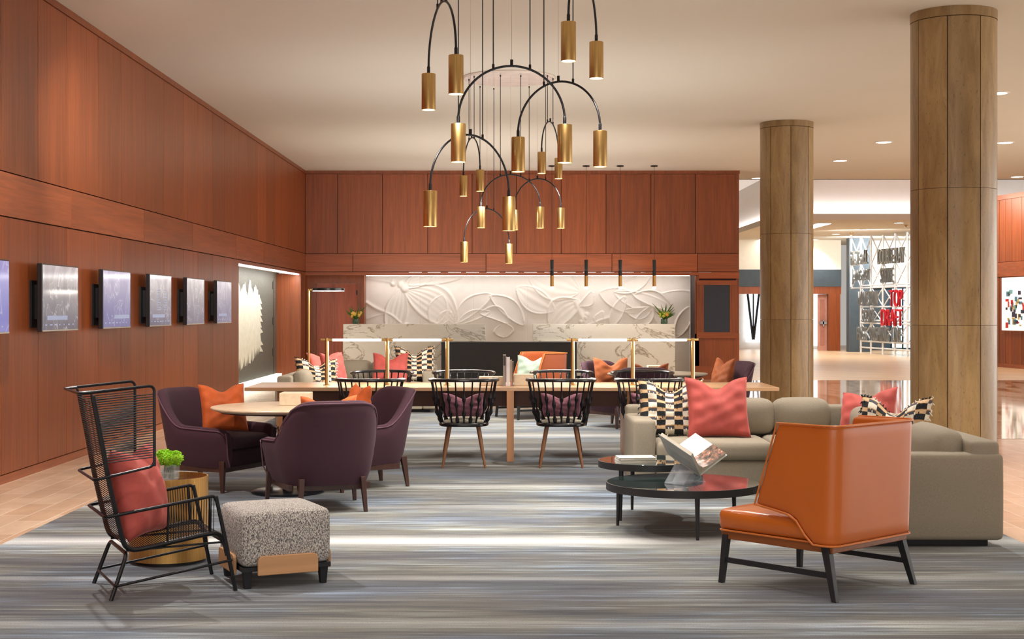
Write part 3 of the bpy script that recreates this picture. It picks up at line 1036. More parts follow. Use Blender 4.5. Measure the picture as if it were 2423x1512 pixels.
# corridor side door (open leaf with push bar)
d2 = struct(bpy.data.objects.new('door_2', None)); COL.objects.link(d2); d2.location = (0, YF + .2, 0)
fy = lambda p: (p - CX) * (YF + .2) / FPX
b = MB(); b.box(fy(1935), fy(1957), 0, .05, 0, 2.08); b.build('door_leaf', simple('pink_door_wood', srgb(206, 150, 132), .4), d2, smooth=False)
b = MB(); b.box(fy(1941), fy(1951), -.015, 0, 1.1, 1.9); b.box(fy(1941), fy(1951), -.015, 0, .2, .95); b.build('door_panel', simple('pink_panel', srgb(190, 128, 112), .4), d2, smooth=False, bevel=.01)
b = MB(); b.box(fy(1939), fy(1955), -.09, -.04, .98, 1.08); b.box(fy(1946), fy(1949), -.09, -.0, .9, 1.14); b.build('push_bar', M['chrome'], d2, smooth=False)
b = MB(); b.box(fy(1957), fy(1962), -.05, .1, 0, 2.1); b.build('door_jamb', M['black_matt'], d2, smooth=False)
b = MB(); b.box(fx(1730), fx(2000), YF + 3.2, YF + 3.3, 0, 3); struct(b.build('wall_corridor', M['white_plaster'], smooth=False))

# right wood wall with a lit poster window
A = Vector((12.96, 38.8)); B = Vector((13.2, 37.4))
dirv = (B - A).normalized()
A2 = A - dirv * 14; B2 = A + dirv * 9
ang = math.atan2(dirv.y, dirv.x)
MR = Matrix.Translation((A.x, A.y, 0)) @ Matrix.Rotation(ang, 4, 'Z')
b = MB()
x = -3.6
while x < 9:
    w = .5 if int(x * 2) % 3 else .32
    b.box(x + .008, x + w - .008, 0, .05, 0.1, 2.38, MR); b.box(x + .008, x + w - .008, 0, .05, 2.78, 4.42, MR)
    x += w
wr2 = struct(b.build('wall_right', M['wood_v'], smooth=False))
b = MB(); b.box(-3.6, 9, -.02, .05, 2.39, 2.77, MR); b.box(-3.6, 9, -.03, .05, 4.42, ZC, MR); b.box(-3.6, 9, -.01, .05, 0, .1, MR)
b.build('wood_band', M['wood_hy'], wr2, smooth=False)
b = MB(); b.box(-3.6, 9, .05, .15, 0, ZC, MR); b.build('wall_backing', M['gap'], wr2, smooth=False)
light('wall_right_wash', 'AREA', (11.8, 37, 4.4), 160, WARM, shape='RECTANGLE', size=1, size_y=5, rot=(0, R(-30), 0))
ps = thing('lit_poster', 'brightly lit collage poster panel on the right wood wall', 'poster', (A.x, A.y, 0), ang)
b = MB(); b.box(.42, 2.2, -.07, -.02, .98, 2.36); b.build('backing', simple('lightbox_white', (.95, .95, .93), .5, emit=(1, .98, .94), estr=.55), ps, smooth=False)
b = MB()
cols = [srgb(90, 150, 180), srgb(210, 60, 60), srgb(60, 60, 90), srgb(220, 200, 140), srgb(120, 190, 200)]
pm = [simple('poster_ink_%s' % n, c, .5) for n, c in zip(('blue', 'red', 'navy', 'sand', 'teal'), cols)]
rs = random.Random(5)
for k in range(46):
    xx = .62 + rs.random() * .9; zz = 1.0 + rs.random() * .95
    b.mat = rs.randrange(5)
    b.box(xx, xx + .05 + rs.random() * .13, -.078, -.07, zz, zz + .03 + rs.random() * .12)
b.build('collage', pm, ps, smooth=False)

# ------------------------------------------------------------ word sculpture (scaffold)
S0 = Vector((12.35, 51.2)); S1 = Vector((13.25, 45.6))
sd = (S1 - S0); SL = sd.length; sd.normalize()
sang = math.atan2(sd.y, sd.x)
scu = thing('word_sculpture', 'white steel lattice sculpture filled with big metal sports words', 'sculpture', (S0.x, S0.y, 0), sang)
def bay_px(px):   # where along the sculpture a photo column falls
    k = (px - CX) / FPX
    return (k * S0.y - S0.x) / (sd.x - k * sd.y)
b = MB()
posts = [bay_px(p) for p in (2037, 2061, 2089, 2118, 2147)] + [bay_px(2147) + 1.1]
for s in posts:
    b.tube([(s, 0, 0), (s, 0, 4.05)], .035, 6)
b.tube([(bay_px(2014), 0, 2.33), (bay_px(2014), 0, 4.05)], .035, 6)
b.build('post', M['white_steel'], scu)
levels = [.12, .42, 1.05, 1.62, 2.28, 3.1, 4.05]
b = MB()
for z in (.2, .42, 1.05, 1.15, 1.62, 2.28, 2.36):
    b.tube([(posts[0] - .05, 0, z), (posts[-1], 0, z)], .028, 6)
b.tube([(bay_px(2014), 0, 2.28), (posts[0], 0, 2.28)], .028, 6); b.tube([(bay_px(2014), 0, 3.1), (posts[0], 0, 3.1)], .02, 6)
b.build('shelf_rail', M['white_steel'], scu)
b = MB()
allp = [bay_px(2014)] + posts
for i, (a, c) in enumerate(zip(allp[:-1], allp[1:])):
    for z0, z1 in zip(levels[:-1], levels[1:]):
        if i == 0 and z1 < 2.9: continue
        if z1 - z0 < .35: continue
        b.tube([(a, .02, z0), (c, .02, z1)], .022, 5)
        b.tube([(c, .02, z0), (a, .02, z1)], .022, 5)
b.build('cross_brace', M['white_steel'], scu)
def text_mesh(body, size, depth, name):
    cu = bpy.data.curves.new(name, 'FONT')
    cu.body = body; cu.size = 1.0; cu.extrude = depth; cu.align_x = 'LEFT'
    to = bpy.data.objects.new(name, cu)
    COL.objects.link(to)
    dg = bpy.context.evaluated_depsgraph_get()
    me = bpy.data.meshes.new_from_object(to.evaluated_get(dg))
    bpy.data.objects.remove(to)
    xs = [v.co.x for v in me.vertices]; ys_ = [v.co.y for v in me.vertices]
    w, h = size
    x0, x1, y0, y1 = min(xs), max(xs), min(ys_), max(ys_)
    for v in me.vertices:
        v.co = ((v.co.x - x0) / (x1 - x0) * w, -v.co.z, (v.co.y - y0) / (y1 - y0) * h)
    return me
def word(body, px0, px1, z0, h, mat, parent=scu, name='word'):
    s0, s1 = bay_px(px0), bay_px(px1)
    me = text_mesh(body, (abs(s1 - s0), h), .03, name)
    me.materials.append(mat)
    o = bpy.data.objects.new(name, me); COL.objects.link(o); o.parent = parent
    o.location = (min(s0, s1), -.1, z0)
    return o
word('FASTBALL', 2020, 2060, 3.10, .50, M['steel'])
word('DOUBLE-PLAY', 2084, 2147, 3.05, .52, M['steel'])
word('JUMPSHOT', 2024, 2064, 2.42, .50, M['steel'])
word('STRIKE', 2091, 2120, 2.42, .50, M['steel'])
word('HOME RUN', 2038, 2082, 1.66, .50, M['steel'])
word('SCORE', 2047, 2075, 1.08, .46, M['steel'])
word('TOP', 2112, 2142, 1.62, .56, M['red'])['label'] = 'red word TOP'
word('DRAFT', 2092, 2142, .98, .56, M['red'])['label'] = 'red word DRAFT'
word('PASS', 2035, 2057, .45, .48, M['steel'])
word('RUSHING', 2066, 2110, .45, .48, M['steel'])
word('LINE', 2117, 2140, .45, .48, M['steel'])
light('sculpture_lamp', 'AREA', (11.2, 46.5, 3.9), 70, (1, .98, .95), shape='RECTANGLE', size=2, size_y=1, rot=(R(50), 0, R(-20)))

# ------------------------------------------------------------ wall mounted screens
def screen_mat(name, seed, bluish):
    m, nt, bb = new_mat(name)
    v = coords(nt)
    sep = N(nt, 'ShaderNodeSeparateXYZ'); nt.links.new(v, sep.inputs[0])
    n = noise(nt, coords(nt, (1, 1.2, 1), (0, 0, seed)), 1.6 + seed * .1, 3, .5, 1.4)
    h = math_n(nt, 'ADD', math_n(nt, 'MULTIPLY', sep.outputs[2], 1.1), math_n(nt, 'MULTIPLY', n, .5))
    c = ramp(nt, h, [(.0, srgb(70, 68, 84)), (.2, srgb(98, 96, 104)), (.36, srgb(120, 114, 116)), (.55, srgb(164, 158, 158)), (.7, srgb(206, 198, 196))])
    if bluish: c = mix(nt, bluish, c, srgb(110, 112, 190))
    l = math_n(nt, 'ABSOLUTE', math_n(nt, 'SUBTRACT', n, .52))
    line = ramp(nt, l, [(0, (1, 1, 1)), (.012, (0, 0, 0))])
    c = mix(nt, math_n(nt, 'MULTIPLY', line, .4), c, srgb(200, 196, 200))
    bb.inputs['Base Color'].default_value = (.02, .02, .025, 1)
    bb.inputs['Roughness'].default_value = .08
    nt.links.new(c, bb.inputs['Emission Color'])
    bb.inputs['Emission Strength'].default_value = 1.25
    return m
XS = -4.30
tv_lab = ['leftmost wall screen, cut off by the photo edge, with bright blue picture', 'second wall screen from the left, largest fully seen, with caption box low on it',
          'third wall screen from the left with pale violet picture', 'fourth wall screen from the left with small columns of text',
          'fifth wall screen from the left, next to last, pale wavy picture', 'last and farthest wall screen, beside the painted alcove']
cap_mat = simple('screen_caption', (.1, .1, .1), .4, emit=srgb(150, 160, 190), estr=.8)
cap_dark = simple('screen_caption_dark', (.02, .02, .03), .2, emit=srgb(50, 54, 72), estr=.8)
for i in range(6):
    yc = 11.98 + i * 2.005
    t = thing('wall_television', tv_lab[i], 'television', (XS, yc, 1.64), 0, 'screens along the left wall')
    b = MB(); b.box(-.05, 0, -.56, .56, -.317, .317)
    b.build('housing', M['black'], t, smooth=False, bevel=.006)
    b = MB(); b.box(0, .002, -.545, .545, -.302, .303)
    b.build('display', screen_mat('screen_picture_%d' % i, i * 1.3 + .4, (.6, .0, .3, .05, .05, .15)[i]), t, smooth=False)
    b = MB(); b.box(0, .004, -.55, .55, -.316, -.303)
    b.build('chrome_strip', M['chrome'], t, smooth=False)
    b = MB(); b.box(XL - XS, -.05, -.42, -.22, -.2, .12); b.box(XL - XS, XL - XS + .02, -.5, .1, -.28, .16)
    b.build('bracket', M['black_metal'], t, smooth=False)
    b = MB()
    rs = random.Random(i + 11)
    if i in (0, 1, 2, 3, 5):
        b.box(.002, .0028, -.42 + .3 * (i == 2), .2 + .3 * (i == 2), -.21, -.17)
        for k in range(7): b.box(.002, .0028, -.48 + k * .14, -.48 + k * .14 + .08 * rs.random() + .02, -.262, -.25)
    if i in (3,):
        for k in range(9):
            for yy in (-.2, .15): b.box(.002, .0028, yy, yy + .1 + rs.random() * .12, .12 - k * .03, .13 - k * .03)
    if len(b.v): b.build('caption', cap_mat, t, smooth=False)

# ------------------------------------------------------------ reception desk
def desk(x0, x1, label):
    t = thing('reception_desk', label, 'desk', ((x0 + x1) / 2, 31.0, 0), 0, 'marble reception desks')
    w = (x1 - x0) / 2
    b = MB(); b.box(-w, w, 0, .8, .0, 1.216); b.build('marble_body', M['marble'], t, smooth=False, bevel=.004)
    b = MB(); b.box(-w, w, -.05, 0, .12, .87); b.build('front_slab', M['marble'], t, smooth=False, bevel=.004)
    b = MB(); b.box(-w + .03, w - .03, -.03, 0, .0, .12); b.build('plinth', M['rubber'], t, smooth=False)
desk(-3.53, -.512, 'veined white marble reception desk left of the gap')
desk(.503, 3.52, 'veined white marble reception desk right of the gap, in front of the relief')
t = thing('console_block', 'wide black console block standing between and before the marble desks', 'console', (0, 30.15, 0))
b = MB(); b.box(-1.405, 1.397, .0, .7, .05, .83); b.build('body', M['dark_panel'], t, smooth=False, bevel=.003)
b = MB(); b.box(-1.41, 1.402, -.005, .705, .83, .849); b.build('top', M['black_matt'], t, smooth=False)
b = MB(); b.box(-1.3, 1.3, .03, .67, 0, .05); b.build('plinth', M['rubber'], t, smooth=False)

# flower vases
def blob_cluster(b, n, r, spread, zc, rs, flat=1.0):
    for _ in range(n):
        a = rs.random() * 2 * PI; q = spread * math.sqrt(rs.random()); z = zc + (rs.random() - .5) * spread * flat
        rr = r * (.7 + .6 * rs.random())
        b.lathe([(rr * .3, -rr * .9), (rr * .85, -rr * .45), (rr, 0), (rr * .8, rr * .5), (rr * .25, rr * .9)], 7, (q * math.cos(a), q * math.sin(a), z))
def vase(x, y, z, sc, label, kind):
    rs = random.Random(int(x * 10) + 77)
    t = thing('flower_vase', label, 'vase', (x, y, z))
    b = MB()
    if kind == 'moss':
        b.rbox(-.055, .055, -.055, .055, 0, .095, .012); b.build('glass_cube', M['glass'], t)
        b = MB(); b.rbox(-.049, .049, -.049, .049, .006, .05, .01); b.build('water', M['water'], t)
        b = MB()
        for _ in range(8): b.tube([((rs.random() - .5) * .06, (rs.random() - .5) * .06, .01), ((rs.random() - .5) * .05, (rs.random() - .5) * .05, .11)], .003, 5)
        b.build('stems', M['leafgreen'], t)
        b = MB()
        for (cx_, cy_, cz, rr) in ((-.045, 0, .135, .045), (0, .02, .13, .042), (.045, -.01, .13, .045), (.0, -.03, .12, .038), (-.02, .03, .14, .04)):
            for _ in range(130):
                a = rs.random() * 2 * PI; e = rs.random() * PI - PI / 2
                d = Vector((math.cos(a) * math.cos(e), math.sin(a) * math.cos(e), math.sin(e)))
                p = Vector((cx_, cy_, cz)) + d * rr
                b.tube([p - d * .008, p + d * .004], [.006, .003], 4)
            b.lathe([(rr * .4, -rr * .85), (rr * .85, -rr * .4), (rr * .95, 0), (rr * .8, rr * .45), (rr * .3, rr * .85)], 10, (cx_, cy_, cz))
        b.build('moss_flowers', M['moss'], t)
    else:
        b.lathe([(.07, 0), (.075, .02), (.07, .11), (.066, .11)], 16); b.build('glass_bowl', simple('green_glass', srgb(90, 120, 90), .1, trans=.5), t)
        b = MB()
        for _ in range(34):
            a = rs.random() * 2 * PI; l = .12 + rs.random() * .13
            up = .12 + rs.random() * (.2 if kind == 'yellow' else .26)
            b.tube([(0, 0, .08), (math.cos(a) * l * .5, math.sin(a) * l * .4, .08 + up * .6), (math.cos(a) * l, math.sin(a) * l * .7, .08 + up)], [.006, .012, .003], 4)
        b.build('foliage', M['leafgreen'], t)
        b = MB(); blob_cluster(b, 16, .036, .12, .2, rs, .8); b.build('blossoms', M['yellow_flower' if kind == 'yellow' else 'green_flower'], t)
        b = MB(); blob_cluster(b, 7, .034, .10, .22, rs, .7); b.build('accent_blossoms', M['orange_flower'], t)
    return t
vase(-3.29, 31.25, 1.216, 1, 'small bouquet of yellow flowers on the left marble desk', 'yellow')
vase(3.32, 31.25, 1.216, 1, 'small green and orange bouquet on the right marble desk', 'green')

# ------------------------------------------------------------ sofas
def sofa(xc, yc, W, L, mirror, label):
    """L-shaped sofa; (xc,yc) is the outer back corner; W width of the back run, L length of the side run"""
    t = thing('sectional_sofa', label, 'sofa', (xc, yc, CZ))
    s = -1 if mirror else 1
    D, AW, H = .96, .19, .72
    def rb(b, x0, x1, y0, y1, z0, z1, **k):   # x given as distance from outer corner towards the inside
        xa, xb = (-x1, -x0) if s == 1 else (x0, x1)
        b.rbox(xa, xb, y0, y1, z0, z1, **k); return b
    so = M['sofa']
    b = MB(); rb(b, .06, W - .08, -D + .08, -.06, 0, .05, r=.004); rb(b, .06, D - .08, -L + .08, -D + .08, 0, .05, r=.004)
    b.build('plinth', M['rubber'], t)
    b = MB(); rb(b, .02, W - AW, -D + .02, -.02, .045, .27, r=.02); rb(b, .02, D - .02, -L + AW, -D + .03, .045, .27, r=.02)
    b.build('base', so, t)
    b = MB(); rb(b, 0, W - .01, -.19, 0, .045, .68, r=.035, side=.004); b.build('back_frame', so, t)
    b = MB(); rb(b, 0, .19, -L + .02, -.17, .045, .68, r=.035); b.build('back_frame', so, t)
    b = MB(); rb(b, W - AW, W, -D - .01, -.0, .045, .61, r=.035, side=.006); b.build('arm', so, t)
    b = MB(); rb(b, -.02, D + .0, -L, -L + AW, .045, .60, r=.035, side=.006); b.build('arm', so, t)
    # seat cushions
    wx = (W - AW - D) / 1.0
    n1 = 1 if wx < 1.2 else 2
    for k in range(n1):
        b = MB(); rb(b, D + wx * k / n1 + .004, D + wx * (k + 1) / n1 - .004, -D - .015, -.2, .27, .43, r=.05, puff=.02, side=.008); b.build('seat_cushion', so, t)
    b = MB(); rb(b, .2, D - .004, -D - .015, -.2, .27, .43, r=.05, puff=.02); b.build('seat_cushion', so, t)
    ly = L - AW - D
    n2 = 2 if ly < 2.4 else 3
    for k in range(n2):
        y1, y0 = -D - .02 - ly * k / n2, -D - .02 - ly * (k + 1) / n2
        b = MB(); rb(b, .2, D + .0, y0 + .006, y1 - .006, .27, .43, r=.05, puff=.02, side=.008); b.build('seat_cushion', so, t)
        Mt = Matrix.Translation((0, 0, 0))
        b = MB(); rb(b, .17, .36, y0 + .01, y1 - .01, .43, .735, r=.08, side=.03, puff=.01); b.build('back_cushion', so, t)
    cuts = [.36, .84, W - AW] if wx < 1.2 else [.36, 1.1, (1.1 + W - AW) / 2, W - AW]
    for a, c in zip(cuts[:-1], cuts[1:]):
        b = MB(); rb(b, a + .006, c - .006, -.37, -.17, .43, .745, r=.08, side=.03, puff=.01); b.build('back_cushion', so, t)
    return t
sofa(3.14, 13.0, 2.12, 3.70, False, 'large beige corner sofa at the right, behind the orange wing chair')
sofa(-2.93, 22.45, 1.84, 4.1, True, 'beige corner sofa far back on the left, in front of the marble desk')

# ------------------------------------------------------------ pillows
def pillow_mesh(w, h, th, chop=.06, seed=0, wr=.006, n=22):
    rs = np.random.RandomState(seed)
    ph = rs.rand(6) * 6.28
    b = MB()
    idx = {}
    for side in (1, -1):
        for j in range(n + 1):
            for i in range(n + 1):
                u, v = -1 + 2 * i / n, -1 + 2 * j / n
                edge = i in (0, n) or j in (0, n)
                if side == -1 and edge:
                    idx[(side, i, j)] = idx[(1, i, j)]; continue
                pin = .07
                x = w / 2 * u * (1 - pin * (1 - v * v))
                z = h / 2 * v * (1 - pin * (1 - u * u))
                t = th / 2 * ((1 - u * u) ** .42) * ((1 - v * v) ** .42)
                drop = chop * math.exp(-(u / .42) ** 2) * ((v + 1) / 2) ** 2.2
                z -= drop
                t *= (1 - .45 * math.exp(-(u / .3) ** 2) * max(0, v) ** 1.5)
                if not edge:
                    t += wr * (math.sin(7 * u + 5 * v + ph[0]) + .7 * math.sin(13 * v - 6 * u + ph[1]) + .6 * math.sin(17 * u * v + ph[2])) * (1 - max(abs(u), abs(v))) ** .3
                    t += wr * .9 * math.exp(-((abs(u) - .7) / .14) ** 2) * math.sin(13 * v + ph[3] + 3 * u)
                t = max(t, 0 if edge else .004)
                k = len(b.v); idx[(side, i, j)] = k
                b.v.append((x, -side * t, z + h / 2))
                b.uv[k] = ((u + 1) / 2, (v + 1) / 2)
    for side in (1, -1):
        for j in range(n):
            for i in range(n):
                q = (idx[(side, i, j)], idx[(side, i + 1, j)], idx[(side, i + 1, j + 1)], idx[(side, i, j + 1)])
                b.f.append(q if side == 1 else q[::-1]); b.m.append(0)
    return b
def pillow(kind, mat, x, y, z, yaw, tilt, label, w=.5, h=.48, th=.17, chop=.07, seed=0, roll=0, fringe=False, group=None):
    """front of the pillow faces -y before yaw; tilt leans its top backwards"""
    b = pillow_mesh(w, h, th, chop, seed)
    if fringe:
        t = thing(kind, label, 'cushion', (x, y, z), 0, group)
        o = b.build('pillow_cover', mat, t, angle=180)
        f = MB()
        rs = random.Random(seed + 5)
        base = pillow_mesh(w, h, th, chop, seed)
        rows = [r / 6.0 + o_ for r in range(6) for o_ in (.0, .093)]
        for rv in rows:
            if rv > 1: continue
            j = round(rv * 22)
            for i in range(23):
                for side in (1, -1):
                    for q in range(2):
                        k = j * 23 + i
                        if side == -1 or k >= 23 * 23: continue
                        p = Vector(base.v[k]) + Vector(((rs.random() - .5) * .02, -.003, (rs.random() - .5) * .008))
                        edge = i in (0, 22)
                        if not edge and rs.random() < .8: continue
                        d = Vector(((rs.random() - .5) * .012 + (-.014 if i == 0 else .014 if i == 22 else 0), -.006, -.012 - rs.random() * .012))
                        uu = ((i / 22 + .005) * 3.6) % 1
                        f.mat = 0 if uu > .5 else 1
                        f.tube([p, p + d * .6 + Vector((0, -.003, 0)), p + d], [.0045, .004, .001], 4)
        for i in range(23):                      # tufts along the top edge
            p = Vector(base.v[22 * 23 + i])
            for q in range(3):
                f.mat = 0 if ((i / 22) * 3.6) % 1 > .5 else 1
                d = Vector(((rs.random() - .5) * .02, (rs.random() - .5) * .02, .004 + rs.random() * .012))
                f.tube([p, p + d], [.006, .002], 4)
        f.build('fringe', [M['fringe_white'], M['fringe_black']], t)['kind'] = 'stuff'
    else:
        t = b.build(kind, mat, None, angle=180)
        tag(t, label, 'cushion', group)
        t.location = (x, y, z)
    Mx = Matrix.Translation((x, y, z)) @ Matrix.Rotation(yaw, 4, 'Z') @ Matrix.Rotation(-tilt, 4, 'X') @ Matrix.Rotation(roll, 4, 'Y')
    t.matrix_world = Mx
    t.location = Mx.to_translation(); t.rotation_euler = Mx.to_euler()
    return t
SZ = CZ + .44
# right sofa
pillow('checked_pillow', M['check'], 1.38, 12.42, SZ, R(-3), R(18), 'black and white checked fringed pillow at the left end of the right sofa', .56, .50, .17, .10, 3, fringe=True)
pillow('velvet_pillow', M['coral'], 1.77, 12.27, SZ, R(4), R(17), 'big coral velvet pillow in the left corner of the right sofa', .54, .53, .19, .09, 5)
pillow('velvet_pillow', M['coral'], 2.86, 11.75, SZ, R(-52), R(20), 'coral velvet pillow behind the orange wing chair, in the corner of the right sofa', .54, .46, .18, .06, 8, roll=R(-8))
pillow('checked_pillow', M['check'], 2.68, 10.25, SZ, R(-34), R(16), 'checked fringed pillow on the side run of the right sofa, beside the orange chair', .52, .48, .18, .12, 9, fringe=True)
# left back sofa
pillow('checked_pillow', M['check'], -2.50, 19.0, SZ, R(28), R(18), 'checked fringed pillow at the near end of the far left sofa', .58, .46, .18, .10, 12, fringe=True, roll=R(4))
pillow('velvet_pillow', M['coral'], -2.28, 19.35, SZ, R(62), R(12), 'coral velvet pillow just behind the near checked pillow on the far sofa', .5, .52, .17, .08, 14)
pillow('velvet_pillow', M['coral'], -2.52, 20.3, SZ, R(40), R(16), 'darker coral pillow in the middle of the side run of the far sofa', .54, .5, .17, .08, 15)
pillow('velvet_pillow', M['coral'], -1.78, 21.75, SZ, R(0), R(20), 'coral velvet pillow leaning on the back of the far left sofa', .54, .46, .17, .10, 16)
pillow('checked_pillow', M['check'], -1.42, 21.95, SZ, R(6), R(16), 'checked fringed pillow at the right arm of the far left sofa', .6, .54, .17, .12, 18, fringe=True)

# ------------------------------------------------------------ aubergine armchairs
def armchair_proto():
    t = thing('tub_armchair', '', 'armchair')
    def plan(s):                    # s: signed arc parameter -1..1 ; front-left .. back .. front-right
        a = abs(s)
        sg = 1 if s > 0 else -1
        if a > .62:                 # straight arm
            k = (a - .62) / .38
            return Vector((-.06 + .41 * k, sg * (.385 + .012 * math.sin(k * PI)), 0)), Vector((0, sg, 0))
        th = a / .62 * PI / 2       # superellipse back
        e = 2 / 2.7
        c, sn = math.cos(th), math.sin(th)
        p = Vector((-.06 - .36 * abs(c) ** e, sg * .385 * abs(sn) ** e, 0))
        nn = Vector((-abs(c) ** (2 - e) / .36, sg * abs(sn) ** (2 - e) / .385, 0)).normalized()
        return p, nn
    def hgt(s):
        a = abs(s)
        k = min(1, max(0, (a - .36) / .26))
        k = k * k * (3 - 2 * k)
        return .845 + (.55 - .845) * k - .02 * max(0, (a - .62) / .38) - .055 * min(1.1, a / .36) ** 4 * (1 - k)
    rings, pipe = [], []
    n = 56
    for i in range(n + 1):
        s = -1 + 2 * i / n
        p, nn = plan(s)
        h = hgt(s)
        lean = Vector((-1, 0, 0)) * (.07 * max(0, (h - .5) / .345))
        end = max(0, (abs(s) - .94) / .06)
        hh = h - .03 * end * end
        th = .085
        ring = []
        zin = .30
        for (off, z, tp) in ((.07, .205, 0), (.035, .30, 0), (.012, .42, .1), (0, max(.46, hh - .10), .75), (.0, hh - .035, 1), (.012, hh - .008, 1), (th * .5, hh, 1), (th - .014, hh - .008, 1), (th, hh - .035, 1),
                             (th + .005, max(.46, hh - .10), .75), (th + .01, .42, .1), (th + .015, zin, 0), (.07, .205, 0)):
            q = p - nn * off + lean * (tp if z > .43 else 0)
            ring.append((q.x, q.y, z))
        rings.append(ring[:-1])
        qq = p + nn * .004 + lean
        pipe.append((qq.x, qq.y, hh - .02))
    b = MB(); b.loft(rings); b.build('shell', M['purple'], t, angle=50)
    fr = lambda sg: [(.356, sg * .392, .53 - .03), (.362, sg * .385, .45), (.362, sg * .37, .3), (.355, sg * .33, .22)]
    b = MB(); b.tube(list(reversed(fr(-1))) + pipe + fr(1), .0055, 6); b.build('piping', M['piping'], t)
    b = MB(); b.rbox(-.24, .335, -.305, .305, .205, .345, r=.03); b.build('seat_base', M['purple_dark'], t)
    b = MB(); b.rbox(-.30, .35, -.295, .295, .345, .455, r=.045, puff=.025); b.build('seat_cushion', M['purple'], t)
    b = MB()
    for sg in (1, -1): b.box(-.26, .28, sg * .30 - .015, sg * .30 + .015, .165, .21)
    b.box(.26, .29, -.30, .30, .165, .21); b.box(-.29, -.26, -.25, .25, .165, .21)
    b.build('leg_frame', M['dark_leg'], t, smooth=False)
    for (x, y, xf, yf) in ((.285, .335, .30, .355), (.285, -.335, .30, -.355), (-.335, .235, -.37, .25), (-.335, -.235, -.37, -.25)):
        b = MB(); b.taper((x, y, .262), (xf, yf, 0), .027, .02, .013, .013); b.build('leg', M['dark_leg'], t, smooth=False, bevel=.003)
    return t
arm0 = armchair_proto()
arms = [(-1.45, 11.22, 112, 'aubergine tub armchair seen from behind, nearest of the left group'),
        (-2.50, 12.50, -24, 'aubergine tub armchair at the far left holding a big orange pillow'),
        (-1.32, 12.55, 212, 'aubergine tub armchair right of the left round table, turned towards it'),
        (1.43, 18.98, -48, 'aubergine tub armchair at the left of the far round table'),
        (1.66, 17.45, 78, 'aubergine tub armchair seen from behind, behind the long table on the right'),
        (2.68, 18.95, 205, 'aubergine tub armchair at the right of the far round table by the wood pier')]
for i, (x, y, a, lab) in enumerate(arms):
    place(arm0 if i == 0 else copy_tree(arm0), x, y, CZ, R(a), lab, 'aubergine tub armchairs')
AZ = CZ + .465
def in_chair(cx_, cy_, adeg, fwd, side=0):
    a = R(adeg)
    return cx_ + math.cos(a) * fwd - math.sin(a) * side, cy_ + math.sin(a) * fwd + math.cos(a) * side
def chair_pillow(idx, mat, lab, w, h, chop, seed, fwd=-.12, side=0, tilt=16, dyaw=0, roll=0):
    cx_, cy_, a, _ = arms[idx]
    px, py = in_chair(cx_, cy_, a, fwd, side)
    return pillow('velvet_pillow', mat, px, py, AZ, R(a + 90 + dyaw), R(tilt), lab, w, h, .17, chop, seed, roll=R(roll), group=None)
chair_pillow(0, M['orange_velvet'], 'orange velvet pillow whose tips show over the nearest armchair back', .44, .42, .11, 21, -.14, 0, 14)
chair_pillow(1, M['orange_velvet'], 'large orange velvet pillow in the far left armchair beside the table', .42, .43, .06, 22, .05, .05, 16, -34)
chair_pillow(2, M['orange_velvet'], 'bright orange velvet pillow in the armchair right of the round table', .42, .42, .10, 23, .0, -.08, 14, -8)
chair_pillow(3, M['ochre_velvet'], 'rust velvet pillow in the armchair left of the far round table', .48, .44, .10, 24, -.12, 0, 14, -30)
chair_pillow(4, M['ochre_velvet'], 'rust velvet pillow tip peeking over the armchair behind the long table', .44, .43, .10, 25, -.14, -.05, 10)
chair_pillow(5, M['ochre_velvet'], 'ochre velvet pillow in the armchair beside the right wood pier', .44, .44, .08, 26, -.06, .0, 14)

# ------------------------------------------------------------ round tables
def round_table(x, y, label, top_mat):
    t = thing('round_table', label, 'table', (x, y, CZ))
    b = MB(); b.lathe([(.585, .685), (.60, .69), (.63, .703), (.632, .712), (.628, .718), (.60, .72), (.0, .72)], 72); b.build('tabletop', top_mat, t, angle=25)
    b = MB(); b.lathe([(.55, .672), (.57, .686), (.02, .688)], 48); b.build('under_rim', M['dark_leg'], t)
    b = MB(); b.lathe([(.045, .02), (.045, .66), (.20, .672)], 24); b.build('pedestal', M['black_metal'], t)
    b = MB(); b.lathe([(.30, 0), (.305, .012), (.28, .022), (.05, .035)], 48); b.build('foot_plate', M['black'], t)
    return t
M['rt1'] = simple('pale_table_top', srgb(214, 190, 160), .35, var=.08, scale=12)
M['rt2'] = simple('grey_table_top', srgb(150, 140, 122), .3, var=.06, scale=12)
round_table(-1.84, 12.12, 'round pale stone pedestal table among the left armchairs', M['rt1'])
round_table(1.87, 18.4, 'round dark edged pedestal table behind the long table on the right', M['rt2'])
def block(x, y, z, w, d, h, lab, group=None):
    b = MB(); b.box(-w / 2, w / 2, -d / 2, d / 2, 0, h)
    o = b.build('stone_box', M['limestone'], None, smooth=False, bevel=.004)
    o.location = (x, y, z); tag(o, lab, 'box', group); return o
block(-1.79, 12.25, CZ + .72, .25, .22, .105, 'square cream stone box on the left round table')
block(1.88, 18.5, CZ + .72, .25, .2, .09, 'cream stone box on the far round table')

